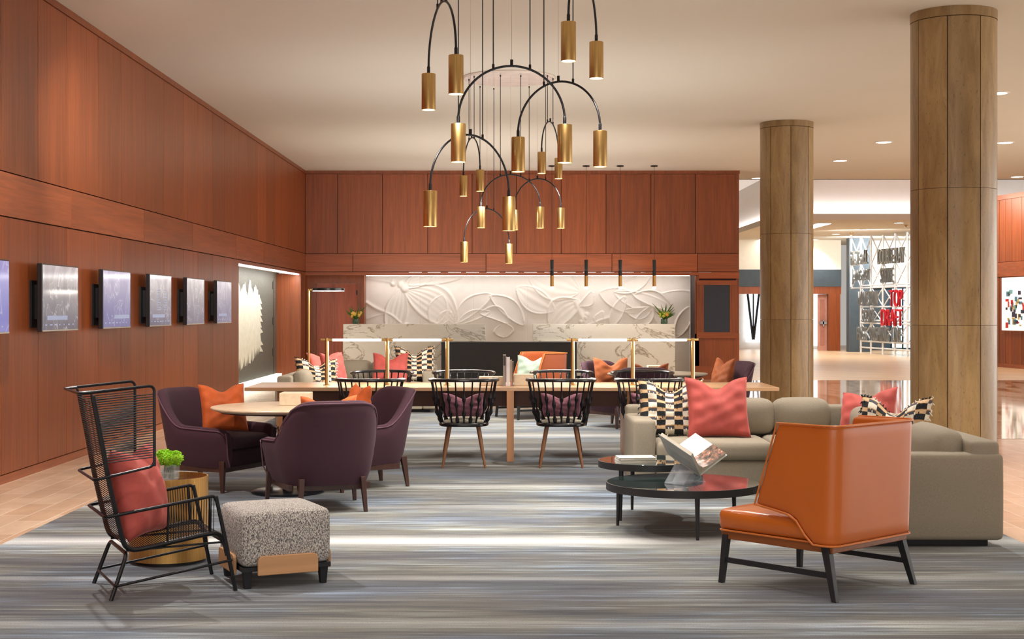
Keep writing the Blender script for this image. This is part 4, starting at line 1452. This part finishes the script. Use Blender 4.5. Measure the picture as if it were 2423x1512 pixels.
# ------------------------------------------------------------ communal table
ct = thing('communal_table', 'long light oak communal table spanning the middle of the lounge', 'table', (0, 14.55, CZ))
b = MB(); b.box(-2.644, 2.695, 0, 1.05, .706, .742); b.build('tabletop', M['oak'], ct, smooth=False, bevel=.003)
b = MB(); b.box(-2.30, 2.33, .30, .34, .535, .706); b.box(-2.30, 2.33, .71, .75, .535, .706); b.build('apron', M['oak_shaded'], ct, smooth=False)
for x in (-2.3, -1.22, 0.01, 1.22, 2.33):
    b = MB(); b.box(x - .036, x + .036, .0 if x == .01 else .12, 1.0, 0, .706); b.build('leg', M['oak_leg'], ct, smooth=False, bevel=.003)
TZ = CZ + .742
def table_lamp(xs, lab):
    Y = 15.0
    t = thing('desk_light_bar', lab, 'lamp', (0, Y, TZ), 0, 'brass light bars on the long table')
    for x in xs:
        b = MB(); b.lathe([(.038, 0), (.038, .006), (.018, .01), (.018, .482), (.012, .486)], 20, (x, 0, 0)); b.build('post', M['brass'], t)
        b = MB(); b.tube([(x - .06, 0, .468), (x + .06, 0, .468)], .012, 12); b.build('bar_holder', M['brass'], t)
        b = MB(); b.box(x + .017, x + .021, -.004, .004, .02, .45); b.build('led_edge', simple('led_edge_glow', (1, 1, 1), .5, emit=(1, .95, .85), estr=1.5), t, smooth=False)
    for a, c in zip(xs[:-1], xs[1:]):
        b = MB(); b.tube([(a + .06, 0, .465), (c - .06, 0, .465)], .0105, 10); b.build('light_tube', M['glow_led'], t)
        light('bar_lamp', 'AREA', ((a + c) / 2, Y, TZ + .45), 9, (1, .93, .84), shape='RECTANGLE', size=.5, size_y=.02)
px2x = lambda p, Y=15.0: (p - CX) * Y / FPX
table_lamp([px2x(773), px2x(916), px2x(1058)], 'brass three-post light bar on the left half of the long table')
table_lamp([px2x(1355), px2x(1497), px2x(1639)], 'brass three-post light bar on the right half of the long table')
block(px2x(1163), 15.0, TZ, .255, .2, .09, 'left cream stone block holding up the row of books')
block(px2x(1239), 15.0, TZ, .2, .2, .115, 'right cream stone block holding up the row of books')
bk = [(1190.5, 1197, .318, 'cover', 'tallest upright book with dark title panel, first of the row', srgb(150, 142, 136)),
      (1198, 1206.5, .292, 'cover', 'thick white upright book, second of the row', srgb(232, 228, 228)),
      (1207, 1211, .262, 'cover', 'grey upright book with red foot, third of the row', srgb(180, 164, 150)),
      (1211.6, 1215, .245, 'cover', 'slim brown upright book at the right end of the row', srgb(120, 106, 92))]
for a, c, h, _, lab, col in bk:
    w = (c - a) * 15 / FPX
    t = thing('book', lab, 'book', (px2x((a + c) / 2), 14.95, TZ), 0, 'upright books on the long table')
    cm = simple('book_cover', col, .5)
    b = MB(); b.box(-w / 2, -w / 2 + .002, -.11, .11, 0, h); b.box(w / 2 - .002, w / 2, -.11, .11, 0, h); b.box(-w / 2, w / 2, -.112, -.108, 0, h)
    b.build('cover', cm, t, smooth=False)
    b = MB(); b.box(-w / 2 + .002, w / 2 - .002, -.107, .10, .003, h - .004); b.build('page_block', M['page_edge'], t, smooth=False)
    b = MB()
    if 'tallest' in lab: b.box(-w / 2 + .004, w / 2 - .004, -.1135, -.112, h - .11, h - .012); b.build('spine_title', M['text_dark'], t, smooth=False)
    elif 'red foot' in lab: b.box(w / 2 - .006, w / 2 - .0005, -.1135, -.112, 0.0, .05); b.build('spine_mark', M['red'], t, smooth=False)

# ------------------------------------------------------------ spindle chairs
def spindle_proto():
    t = thing('spindle_armchair', '', 'chair')
    def railp(ph, rx, ry, z): return Vector((-rx * math.cos(ph), ry * math.sin(ph), z))
    pts = [railp(R(a), .275, .322, .838 + .006 * math.cos(R(a))) for a in range(-112, 113, 8)]
    b = MB(); b.tube(pts, [.020 + .004 * (abs(i - 14) / 14) ** 6 for i in range(len(pts))], 10, flat=(.85, 1.25)); b.build('top_rail', M['black'], t)
    for i in range(15):
        ph = R(-105 + 15 * i)
        a = railp(ph, .205, .222, .41); c = railp(ph, .273, .319, .832)
        b = MB()
        alt = i % 2
        prof = []
        m = 22
        for k in range(m + 1):
            q = k / m
            r = .009 - .0012 * q
            for ctr in ((.60, .27) if alt else (.48, .13)):
                r += .0145 * math.exp(-((q - ctr) / .065) ** 2)
            prof.append(r)
        p = []
        for k in range(m + 1):
            q = k / m
            w = Vector(a).lerp(Vector(c), q)
            bow = .022 * math.sin(q * PI) * (1 - q)
            d = Vector((-math.cos(ph), math.sin(ph), 0))
            p.append(w + d * bow)
        b.tube(p, prof, 6, cap=False); b.build('spindle', M['black'], t)
    poly = [(-.0 + .232 * math.copysign(abs(math.cos(a)) ** .85, math.cos(a)), .240 * math.copysign(abs(math.sin(a)) ** .85, math.sin(a))) for a in [2 * PI * k / 40 for k in range(40)]]
    b = MB(); b.prism(poly, .395, .432); b.build('seat', M['black'], t, bevel=.01)
    b = MB(); b.rbox(-.19, .19, -.19, .19, .43, .465, r=.05, puff=.012); b.build('seat_pad', M['stripe_pad'], t)
    for sx, sy in ((1, 1), (1, -1), (-1, 1), (-1, -1)):
        b = MB(); b.tube([(sx * .13, sy * .135, .395), (sx * .165, sy * .17, .2), (sx * .20, sy * .205, 0)], [.019, .017, .011], 12); b.build('leg', M['walnut_leg'], t)
    return t
sp0 = spindle_proto()
near = [(px2x(875, 14.1), 14.17, 'black spindle chair on the near side, leftmost, half hidden by the armchair'),
        (px2x(1097, 14.1), 14.17, 'black spindle chair on the near side, just left of the middle table leg'),
        (px2x(1328, 14.1), 14.17, 'black spindle chair on the near side, just right of the middle table leg'),
        (px2x(1539, 14.1), 14.17, 'black spindle chair on the near side, rightmost, next to the sofa arm')]
farc = [(px2x(907, 15.9), 15.76, 'black spindle chair on the far side of the long table, leftmost'),
        (px2x(1098, 15.9), 15.76, 'black spindle chair on the far side, second from the left, behind the stone block'),
        (px2x(1328, 15.9), 15.76, 'black spindle chair on the far side before the brown leather chair'),
        (px2x(1517, 15.9), 15.76, 'black spindle chair on the far side, rightmost, before the far armchairs')]
for i, (x, y, lab) in enumerate(near):
    place(sp0 if i == 0 else copy_tree(sp0), x, y, CZ, R(90 + (0, 2, -1, 1)[i]), lab, 'black spindle chairs')
for i, (x, y, lab) in enumerate(farc):
    place(copy_tree(sp0), x, y, CZ, R(-90), lab, 'black spindle chairs')
for i, (x, y, lab) in enumerate(near):
    pillow('lumbar_pillow', M['mauve'], x, y - .10, CZ + .48, R(180), R(8), ('mauve linen pillow in the leftmost near spindle chair', 'mauve linen pillow in the spindle chair left of the table leg',
           'mauve linen pillow in the spindle chair right of the table leg', 'mauve linen pillow in the near spindle chair by the sofa')[i], .40, .24, .12, .05, 30 + i)

# ------------------------------------------------------------ cognac wing chairs
def wing_proto():
    t = thing('wing_chair', '', 'chair')
    # shell: u across (left wing -> back -> right wing), v up
    nw, nc, nb, nv = 8, 6, 8, 9
    XBk, YW, rc = -.385, .385, .07
    def row(v):
        xf = .12 + (-.03 - .12) * v
        pts = []
        for k in range(nw):
            q = k / nw
            pts.append((xf + (XBk + rc - xf) * q, -YW, 'w', q))
        for k in range(nc + 1):
            a = -PI / 2 - (PI / 2) * k / nc
            pts.append((XBk + rc + rc * math.cos(a), -YW + rc + rc * math.sin(a), 'b', 0))
        for k in range(1, nb):
            pts.append((XBk, -YW + rc + (2 * YW - 2 * rc) * k / nb, 'b', 0))
        for k in range(nc + 1):
            a = PI - (PI / 2) * k / nc
            pts.append((XBk + rc + rc * math.cos(a), YW - rc + rc * math.sin(a), 'b', 0))
        for k in range(nw - 1, -1, -1):
            q = k / nw
            pts.append((xf + (XBk + rc - xf) * q, YW, 'w', q))
        return pts
    def zb(kind, q):
        if kind == 'b': return .285
        tab = [(0, .462), (.3, .445), (.55, .425), (.7, .38), (.8, .285), (1, .285)]
        return lerp_tab(tab, q)
    grid = []
    for j in range(nv + 1):
        v = j / nv
        r_ = []
        for (x, y, kd, q) in row(v):
            z0 = zb(kd, q)
            z = z0 + (.912 - z0) * v
            lean = -.02 * v if kd == 'b' or q > .5 else -.02 * v * q * 2
            r_.append((x + lean, y, z))
        grid.append(r_)
    b = MB()
    m = len(grid[0])
    vs = [p for r_ in grid for p in r_]
    fs = [(j * m + i, j * m + i + 1, (j + 1) * m + i + 1, (j + 1) * m + i) for j in range(nv) for i in range(m - 1)]
    # offset inwards by hand so the rim is soft
    b.add(vs, [f[::-1] for f in fs])
    o = b.build('wing_shell', M['leather'], t, angle=60)
    md = o.modifiers.new('solid', 'SOLIDIFY'); md.thickness = .062; md.offset = 1 if False else -1
    md = o.modifiers.new('bevel', 'BEVEL'); md.width = .02; md.segments = 3; md.limit_method = 'ANGLE'; md.angle_limit = R(50)
    top = grid[-1]
    left = [grid[j][0] for j in range(nv + 1)]
    bot = grid[0]
    ring = left + top[1:] + [grid[j][-1] for j in range(nv - 1, -1, -1)] + bot[-2:0:-1]
    cen = Vector((-.15, 0, .6))
    b = MB(); b.tube([Vector(p) + Vector((0 if abs(p[1]) > .38 else -.003, math.copysign(.003, p[1]), 0)) for p in ring], .006, 6, closed=True); b.build('piping', M['leather_pipe'], t)
    b = MB(); b.rbox(-.31, .40, -.36, .36, .292, .41, r=.035, puff=.035, side=.01); b.build('seat', M['leather_seat'], t)
    b = MB(); b.tube(fillet([(-.25, -.362, .293), (.397, -.362, .293), (.397, .362, .293), (-.25, .362, .293)], .05), .006, 6); b.build('piping', M['leather_pipe'], t)
    b = MB(); b.box(-.36, .375, -.355, .355, .245, .292); b.build('seat_rail', M['rail_wood'], t, smooth=False, bevel=.004)
    for sy in (1, -1):
        b = MB(); b.taper((.345, sy * .345, .27), (.365, sy * .365, 0), .019, .019, .014, .014); b.build('leg', M['black_matt'], t, smooth=False, bevel=.002)
        b = MB(); b.taper((-.315, sy * .345, .285), (-.39, sy * .375, 0), .024, .021, .015, .014); b.build('leg', M['black_matt'], t, smooth=False, bevel=.002)
        b = MB(); b.taper((.357, sy * .352, .11), (.357, sy * .352, .14), .012, .012, .012, .012)
        b = MB(); b.box(-.36, .36, sy * .355 - .008, sy * .355 + .008, .115, .143); b.build('stretcher', M['black_matt'], t, smooth=False)
    return t
wc0 = wing_proto()
place(wc0, 1.70, 8.11, CZ, R(133), 'cognac leather wing lounge chair in the right foreground, seen from behind', 'cognac wing chairs')
wc1 = place(copy_tree(wc0), .30, 20.5, CZ, R(205), 'brown leather wing lounge chair far back in front of the black console', 'cognac wing chairs')
for ch in wc1.children:
    if ch.name.split('.')[0] in ('wing_shell', 'seat'):
        ch.material_slots[0].link = 'OBJECT'; ch.material_slots[0].material = M['leather_tan']
pillow('linen_pillow', M['sage'], .30, 20.47, CZ + .43, R(-22), R(14), 'pale sage green pillow on the far leather wing chair', .48, .46, .15, .07, 41)

# ------------------------------------------------------------ coffee tables
def coffee(x, y, r, h, rim, angs, rl, label):
    t = thing('coffee_table', label, 'coffee table', (x, y, CZ), 0)
    b = MB(); b.lathe([(r - .008, h - rim), (r, h - rim), (r, h), (r - .006, h), (r - .006, h - .006), (r - .008, h - .012)], 80); b.build('rim', M['black_matt'], t, angle=30)
    b = MB(); b.lathe([(r - .0065, h - .016), (r - .0065, h - .002), (r - .009, h), (0, h)], 80); b.build('glass_top', M['glass_top'], t, angle=30)
    for a in angs:
        dx, dy = math.cos(R(a)), math.sin(R(a))
        b = MB(); b.tube([(dx * (rl - .01), dy * (rl - .01), h - rim + .002), (dx * rl, dy * rl, 0)], [.018, .010], 12); b.build('leg', M['black_matt'], t)
    return t
coffee(1.2, 10.08, .53, .330, .05, (-85, 157, 33), .475, 'larger low round black coffee table with a glass top, holding the open book')
coffee(1.04, 10.75, .385, .412, .048, (-134, 108, -9), .345, 'smaller higher round black coffee table tucked behind the larger one')
# magazines
for k, (w, d, h, z, rz, lab) in enumerate(((.27, .2, .018, 0, 8, 'thick white book lying at the bottom of the small pile'), (.27, .2, .014, .0185, 4, 'white book with coral cover picture lying on top of the pile'))):
    t = thing('book', lab, 'book', (.925, 10.68, CZ + .412 + z), R(rz), 'books piled on the small coffee table')
    b = MB(); b.box(-w / 2, w / 2, -d / 2, d / 2, 0, .002); b.box(-w / 2, w / 2, -d / 2, d / 2, h - .002, h); b.box(-w / 2, -w / 2 + .002, -d / 2, d / 2, 0, h)
    b.build('cover', M['paper'], t, smooth=False)
    b = MB(); b.box(-w / 2 + .004, w / 2 - .004, -d / 2 + .003, d / 2 - .003, .002, h - .002); b.build('page_block', M['page_edge'], t, smooth=False)
    if k: 
        b = MB(); b.box(-.02, .1, -.08, .06, h, h + .0006); b.build('cover_picture', simple('coral_print', srgb(230, 170, 150), .5, var=.3, scale=30), t, smooth=False)
# acrylic book stand
bs_rz = R(48)
TILT = Matrix.Translation((0, 0, .115)) @ Matrix.Rotation(R(26), 4, 'X')
bs = thing('book_stand', 'clear folded acrylic book stand on the larger coffee table', 'book stand', (1.20, 10.02, CZ + .331), bs_rz)
def slab(b, p, q, y0, y1, th=.006, M=None):
    p, q = Vector((p[0], 0, p[1])), Vector((q[0], 0, q[1]))
    d = (q - p).normalized(); nn = Vector((-d.z, 0, d.x)) * th / 2
    vs = []
    for yy in (y0, y1):
        for w in (p - nn, q - nn, q + nn, p + nn): vs.append(Vector((w.x, yy, w.z)))
    if M: vs = [M @ p_ for p_ in vs]
    b.add(vs, [(0, 1, 2, 3), (7, 6, 5, 4), (0, 4, 5, 1), (1, 5, 6, 2), (2, 6, 7, 3), (3, 7, 4, 0)])
b = MB()
slab(b, (-.13, .003), (-.012, .118), -.09, .07); slab(b, (.13, .003), (.012, .118), -.09, .07)
slab(b, (-.13, .003), (-.04, .003), -.09, .07); slab(b, (.13, .003), (.04, .003), -.09, .07)
slab(b, (-.04, .003), (.04, .08), -.09, .07); slab(b, (.04, .003), (-.04, .08), -.09, .07)
slab(b, (.0, .0), (-.12, .095), -.10, .10, .006, TILT); slab(b, (.0, .0), (.12, .072), -.10, .10, .006, TILT)
b.build('folded_sheet', M['acrylic'], bs, smooth=False)
ob = thing('open_book', 'large white open photo book resting on the acrylic stand', 'book', (1.20, 10.02, CZ + .331 + .120), bs_rz)
ob.rotation_euler = (Matrix.Rotation(bs_rz, 4, 'Z') @ Matrix.Rotation(R(26), 4, 'X')).to_euler()
def page_photo():
    m, nt, bb = new_mat('printed_photo_page')
    n = noise(nt, coords(nt, (1, 3, 3)), 14, 4, .7)
    c = ramp(nt, n, [(.35, srgb(50, 40, 36)), (.48, srgb(120, 100, 88)), (.58, srgb(176, 110, 80)), (.66, srgb(230, 222, 214))])
    nt.links.new(c, bb.inputs['Base Color'])
    bb.inputs['Roughness'].default_value = .3
    return m
pp = page_photo()
b = MB(); slab(b, (-.004, .006), (-.215, .178), -.15, .15, .005); slab(b, (.004, .006), (.235, .145), -.15, .15, .005); slab(b, (-.008, .004), (.008, .004), -.145, .145, .005)
b.build('cover', M['cover_grey'], ob, smooth=False)
for sg, nm in ((-1, 'page_block'), (1, 'page_block')):
    b = MB()
    rings = []
    for k in range(9):
        q = k / 8
        x = sg * (.002 + (.225 if sg == 1 else .205) * q); z = .012 + (.132 if sg == 1 else .165) * q + .0
        lift = .022 * math.exp(-((q - .12) / .16) ** 2) * (1 if q > 0 else 0) + .018
        if k == 0: lift = .004
        nx, nz = (-.52 * lift, .85 * lift) if sg == 1 else (.62 * lift, .78 * lift)
        rings.append([(x, -.14, z), (x, .14, z), (x + nx, .14, z + nz), (x + nx, -.14, z + nz)])
    b.loft(rings if sg == 1 else [r[::-1] for r in rings]); b.build(nm, M['page_edge'], ob)
    b = MB()
    fs, vs = [], []
    for k in range(9):
        q = k / 8
        x = sg * (.002 + (.225 if sg == 1 else .205) * q); z = .012 + (.132 if sg == 1 else .165) * q
        lift = .022 * math.exp(-((q - .12) / .16) ** 2) + .0187
        if k == 0: lift = .005
        nx, nz = (-.52 * lift, .85 * lift) if sg == 1 else (.62 * lift, .78 * lift)
        for yy in (-.14, -.02 if sg == 1 else .14, .14): vs.append((x + nx, yy, z + nz))
    for k in range(8):
        for i in range(2):
            a = k * 3 + i
            fs.append((a, a + 1, a + 4, a + 3) if sg == -1 else (a, a + 3, a + 4, a + 1))
    b.add(vs, fs)
    b.m = [((i % 2) if sg == 1 else 1) for i in range(len(fs))]
    b.build('open_page', [pp, M['paper']], ob)
b = MB()
for k in range(18):
    q = .15 + k * .045
    p = Vector((-.19 + .0 * q, 0, 0))
    x, z = -.04 - .0 * k, .092
    yy = -.12 + k * .0135
    b.add([(-.045, yy, .0262), (-.045, yy + .009 * (k % 3 != 1), .0262), (-.052, yy + .009, .0305), (-.052, yy, .0305)], [(0, 1, 2, 3)])
b.build('cover_lettering', M['text_dark'], ob, smooth=False)
b = MB(); b.tube(curve([(.0, -.145, .006), (.01, -.155, -.01), (.008, -.14, -.04), (.012, -.125, -.06)], 5), .0018, 5); b.build('ribbon', M['paper'], ob)

# ------------------------------------------------------------ ottoman
ot = thing('ottoman', 'square speckled black and white ottoman with oak side slats', 'ottoman', (-1.325, 8.23, CZ), R(25))
b = MB(); b.rbox(-.255, .255, -.255, .255, .115, .42, r=.045, puff=.012, side=.008); b.build('upholstery', M['boucle'], ot)
b = MB(); b.box(-.25, .25, -.25, .25, .095, .118); b.build('base_frame', M['rubber'], ot, smooth=False)
for (a) in (0, 90, 180, 270):
    Mx = Matrix.Rotation(R(a), 4, 'Z')
    b = MB()
    poly = [(-.17, .075), (.17, .075), (.17, .145)] + [(.17 - .03 + .03 * math.cos(q), .15 + .03 * math.sin(q)) for q in (0, .5, 1, 1.57)] + [(-.14 - .03 * math.sin(q), .15 + .03 * math.cos(q)) for q in (0, .5, 1, 1.57)]
    Mp = Mx @ Matrix.Translation((0, -.262, 0)) @ Matrix.Rotation(R(90), 4, 'X')
    b.prism(poly, -.002, .016, Mp); b.build('side_slat', M['light_wood'], ot, smooth=False, bevel=.004)
for sx, sy in ((1, 1), (1, -1), (-1, 1), (-1, -1)):
    b = MB(); b.taper((sx * .215, sy * .215, .1), (sx * .215, sy * .215, 0), .025, .025, .017, .017, 0); b.build('leg', M['rubber'], ot, smooth=False, bevel=.003)

# ------------------------------------------------------------ brass drum table with moss vase
dt = thing('drum_table', 'brushed brass drum side table behind the cord chair', 'side table', (-2.06, 8.82, CZ))
b = MB(); b.lathe([(.205, .02), (.235, .022), (.235, .515), (.228, .515), (.228, .490)], 72); b.build('drum_body', M['brass_satin'], dt, angle=30)
b = MB(); b.lathe([(.227, .48), (.227, .492), (0, .492)], 64); b.build('mirror_top', M['mirror_top'], dt, angle=30)
b = MB(); b.lathe([(.20, 0), (.20, .022)], 48); b.build('plinth', M['rubber'], dt)
vase(-2.055, 8.80, CZ + .493, 1, 'small glass cube vase of lime green moss blooms on the brass drum table', 'moss')

# ------------------------------------------------------------ corded high back chair
def cord_chair():
    t = thing('corded_chair', 'black metal high-back lounge chair strung with black cord', 'chair', (-2.079, 7.61, CZ), R(25))
    # local x forward from the near rear foot, y to the far side
    W = .54
    def mir(pts): return [[(x, y, z) for x, y, z in pts], [(x, W - y, z) for x, y, z in pts]]
    bk = [(-.086, .035, 1.07), (-.04, .035, .82), (.0, .035, .60), (.045, .035, .40), (.07, .035, .30), (.10, .035, .262), (.16, .035, .255), (.35, .035, .285), (.52, .035, .312), (.575, .035, .305), (.605, .03, .26), (.62, .015, .19)]
    bkc = curve(bk, 5)
    for pts in mir([tuple(p) for p in bkc]):
        b = MB(); b.tube(pts, .0135, 8); b.build('side_rail', M['black_metal'], t)
    # rear legs with cross bar
    b = MB(); b.tube(fillet([(0, 0, 0), (.085, .02, .235), (.085, W - .02, .235), (0, W, 0)], .05), .011, 8); b.build('rear_leg_frame', M['black_metal'], t)
    for pts in mir([(.553, 0, .517), (.60, 0, .30), (.66, 0, 0)]):
        b = MB(); b.tube(pts, .011, 8); b.build('leg', M['black_metal'], t)
    b = MB(); b.tube(fillet([(.64, -.01, .17), (.02, -.012, .075), (.02, W + .012, .075), (.64, W + .01, .17)], .03), .007, 8); b.build('stretcher', M['black_metal'], t)
    b = MB(); b.tube([(.605, .03, .265), (.605, W - .03, .265)], .009, 8); b.tube([(.085, .04, .25), (.6, .04, .262)], .006, 6); b.tube([(.085, W - .04, .25), (.6, W - .04, .262)], .006, 6); b.build('seat_brace', M['black_metal'], t)
    hoop = lambda xr, zr, xf, zf: fillet([(xf, 0, zf), (xr, 0, zr), (xr, W, zr), (xf, W, zf)], .035)
    b = MB(); b.tube(fillet([(.225, 0, .694), (.225, 0, 1.12), (-.16, 0, 1.086), (-.16, W, 1.086), (.225, W, 1.12), (.225, W, .694)], .035), .008, 8); b.build('top_hoop', M['black_metal'], t)
    b = MB(); b.tube(fillet([(.225, 0, .76), (.225, 0, .694), (-.085, 0, .634), (-.085, W, .634), (.225, W, .694), (.225, W, .76)], .035), .0075, 8); b.build('middle_hoop', M['black_metal'], t)
    b = MB(); b.tube(fillet([(.56, 0, .48), (.545, 0, .52), (-.03, 0, .437), (-.03, W, .437), (.545, W, .52), (.56, W, .48)], .03), .009, 8); b.build('arm_hoop', M['black_metal'], t)
    for sy in (.035, W - .035):
        b = MB(); b.tube([(-.086, sy, 1.06), (-.1, sy, 1.092), (-.16, sy, 1.086)], .008, 6)
        b.build('top_bracket', M['black_metal'], t)
    # arm uprights
    for sy in (0.005, W - .005):
        b = MB(); b.tube([(.30, sy, .485), (.30, sy + (.03 if sy < .2 else -.03), .278)], .006, 6); b.build('arm_upright', M['black_metal'], t)
        b = MB(); b.tube([(.52, sy, .515), (.53, sy + (.03 if sy < .2 else -.03), .315)], .006, 6); b.build('arm_upright', M['black_metal'], t)
    def rail_at(z):
        for p, q in zip(bkc[:-1], bkc[1:]):
            if (p.z - z) * (q.z - z) <= 0 and p.x < .12: 
                k = (p.z - z) / (p.z - q.z + 1e-9); return p.x + (q.x - p.x) * k
        return .1
    def seat_at(x):
        for p, q in zip(bkc[:-1], bkc[1:]):
            if p.x <= x <= q.x and p.x > .09: return p.z + (q.z - p.z) * (x - p.x) / (q.x - p.x + 1e-9)
        return .3
    cm = M['black_matt']
    b = MB()
    z = 1.045
    while z > .285:
        x = rail_at(z)
        b.tube([(x, .03, z), (x - .012, .03, z), (x - .012, W - .03, z), (x, W - .03, z)], .003, 4)
        z -= .0125
    b.build('back_cords', cm, t)
    b = MB()
    x = .10
    while x < .585:
        z = seat_at(x) + .011
        b.tube([(x, .03, z), (x, W - .03, z)], .0026, 4)
        x += .0115
    b.build('seat_cords', cm, t)
    for sy in (0, W):
        iy = .035 if sy == 0 else W - .035
        b = MB()
        for k in range(27):
            z = 1.05 - k * .0128
            b.tube([(rail_at(z), iy, z), (.225, sy, z + .025)], .003, 4)
        b.build('wing_cords', cm, t)
        b = MB()
        for k in range(19):
            x = .30 + k * .0135
            b.tube([(x, sy, .437 + (x + .03) * .144 + .003), (x + .005, iy, seat_at(x) + .012)], .0022, 4)
        b.build('arm_cords', cm, t)
    return t
cord_chair()
def cc(x, y): # local -> world of cord chair
    a = R(25); return -2.079 + x * math.cos(a) - y * math.sin(a), 7.61 + x * math.sin(a) + y * math.cos(a)
px_, py_ = cc(.24, .27)
pillow('velvet_pillow', M['coral'], px_, py_, CZ + .285, R(25 + 90 - 36), R(12), 'coral velvet pillow standing in the black corded chair', .47, .50, .23, .04, 51)

# ------------------------------------------------------------ floor lamp
fl = thing('floor_lamp', 'slim brass floor lamp with a flat round black shade in the far left', 'lamp', (-2.75, 20.0, CZ))
b = MB(); b.lathe([(.15, 0), (.15, .012), (.02, .018)], 32); b.build('base', M['brass_satin'], fl)
b = MB(); b.tube([(0, 0, .01), (0, 0, 1.80)], .017, 12); b.tube([(0, 0, 1.79), (.09, 0, 1.79)], .012, 10); b.build('pole', M['brass'], fl)
b = MB(); b.lathe([(.215, 1.775), (.222, 1.78), (.222, 1.81), (.21, 1.818), (0, 1.82)], 48, (.27, 0, 0)); b.build('shade', M['black'], fl)
b = MB(); b.lathe([(.213, 1.770), (.213, 1.776)], 48, (.27, 0, 0)); b.build('diffuser', M['glow_shade'], fl)
light('floor_lamp_light', 'AREA', (-2.48, 20.0, 1.76), 14, (1, .9, .8), shape='DISK', size=.4)

# ------------------------------------------------------------ chandeliers of brass cylinders
ARCH = [((-.603, 10.9 - 10.66), (-.369, 10.1 - 10.66), 3.29), ((-.359, -.38), (.393, -.33), 2.838), ((.069, .69), (.682, .29), 2.87),
        ((-.596, .34), (-.003, .94), 2.425), ((.408, -.61), (.645, .14), 3.51)]
def chandelier():
    t = thing('chandelier', '', 'chandelier', (0, 10.66, 0))
    b = MB(); b.lathe([(.60, ZC - .001), (.605, ZC - .012), (.59, ZC - .03), (0, ZC - .03)], 72); b.build('canopy', simple('canopy_white', srgb(236, 226, 218), .25, coat=.5), t, angle=30)
    for (p, q, z) in ARCH:
        P, Q = Vector((p[0], p[1], z + .035)), Vector((q[0], q[1], z + .035))
        c = (P + Q) / 2; rr = (Q - P).length / 2; u = (Q - P).normalized()
        pts = [c - u * rr * math.cos(PI * k / 36) + Vector((0, 0, rr * math.sin(PI * k / 36))) for k in range(37)]
        pts = [P - Vector((0, 0, .02))] + pts + [Q - Vector((0, 0, .02))]
        arm = MB(); arm.tube(pts, .0085, 10); ao = arm.build('arched_arm', M['black_metal'], t)
        top = c + Vector((0, 0, rr))
        b = MB()
        for d in (-.13, .13):
            h = c + u * d + Vector((0, 0, math.sqrt(rr * rr - d * d)))
            b.tube([h, (h.x, h.y, ZC - .03)], .0042, 6)
            b.tube([h - Vector((0, 0, .0)), h + Vector((0, 0, .035))], .009, 8)
            b.tube([(h.x, h.y, ZC - .03), (h.x, h.y, ZC - .05)], .009, 8)
        b.build('cord', M['black_metal'], ao)
        b = MB(); b.tube([top, (top.x, top.y, ZC - .03)], .0012, 4); b.build('steel_cable', M['chrome'], ao)
        b = MB(); b.tube([top, top + Vector((0, 0, .045))], .011, 8); b.build('cable_clamp', M['black_metal'], ao)
        for E in (P, Q):
            x, y = E.x, E.y
            b = MB(); b.lathe([(.0, z), (.051, z), (.0525, z - .003), (.0525, z - .268), (.0495, z - .27), (.0495, z - .256)], 40, (x, y, 0)); b.build('brass_shade', M['brass'], ao, angle=30)
            b = MB(); b.lathe([(.012, z), (.012, z + .05), (.008, z + .06)], 12, (x, y, 0)); b.build('collar', M['black_metal'], ao)
            b = MB(); b.lathe([(.0, z - .262), (.0492, z - .262), (.0492, z - .257)], 24, (x, y, 0)); b.build('diffuser', M['glow_shade'], ao)
    return t
ch0 = chandelier()
ch0['label'] = 'nearer chandelier of black arches and large brass cylinders'
ch0['group'] = 'brass cylinder chandeliers'
place(copy_tree(ch0), 0, 18.96, 0, 0, 'farther chandelier of black arches and brass cylinders hanging from the white disc', 'brass cylinder chandeliers')
for cy in (10.66, 18.96):
    for (p, q, z) in ARCH:
        for e in (p, q):
            light('pendant_lamp', 'SPOT', (e[0], cy + e[1], z - .28), 46 if cy < 15 else 95, (1, .93, .85), spot_size=R(110 if cy < 15 else 150), spot_blend=.5, shadow_soft_size=.045)

# ------------------------------------------------------------ slim pendants before the relief
def pend(x, label):
    Y = 30.6
    t = thing('pendant_lamp', label, 'pendant lamp', (x, Y, 0), 0, 'slim black and brass pendants')
    b = MB(); b.lathe([(.075, ZC), (.075, ZC - .02), (.02, ZC - .03)], 20); b.build('ceiling_rose', M['black_metal'], t)
    b = MB(); b.tube([(0, 0, ZC - .02), (0, 0, 2.57)], .004, 5); b.build('cord', M['black_metal'], t)
    b = MB(); b.lathe([(.0, 2.57), (.038, 2.57), (.038, 2.24), (0, 2.24)], 20); b.build('black_tube', M['black_matt'], t, angle=30)
    b = MB(); b.lathe([(.0, 2.24), (.038, 2.24), (.038, 2.01), (0, 2.01)], 20); b.build('brass_tube', M['brass_satin'], t, angle=30)
    b = MB(); b.lathe([(.0, 2.01), (.036, 2.01), (.036, 1.95), (0, 1.95)], 20); b.build('glass_tip', simple('frosted_tip', (.9, .9, .9), .2, emit=(1, .97, .92), estr=.9), t, angle=30)
for px, w in ((1306, 'first from the left'), (1387, 'second from the left'), (1467.5, 'third from the left'), (1548, 'rightmost')):
    light('slim_pendant_lamp', 'SPOT', ((px - CX) * 30.6 / FPX, 30.6, 1.93), 13, (1, .95, .88), spot_size=R(150), spot_blend=.6, shadow_soft_size=.04)
    pend((px - CX) * 30.6 / FPX, 'slim black and brass pendant before the relief, %s' % w)
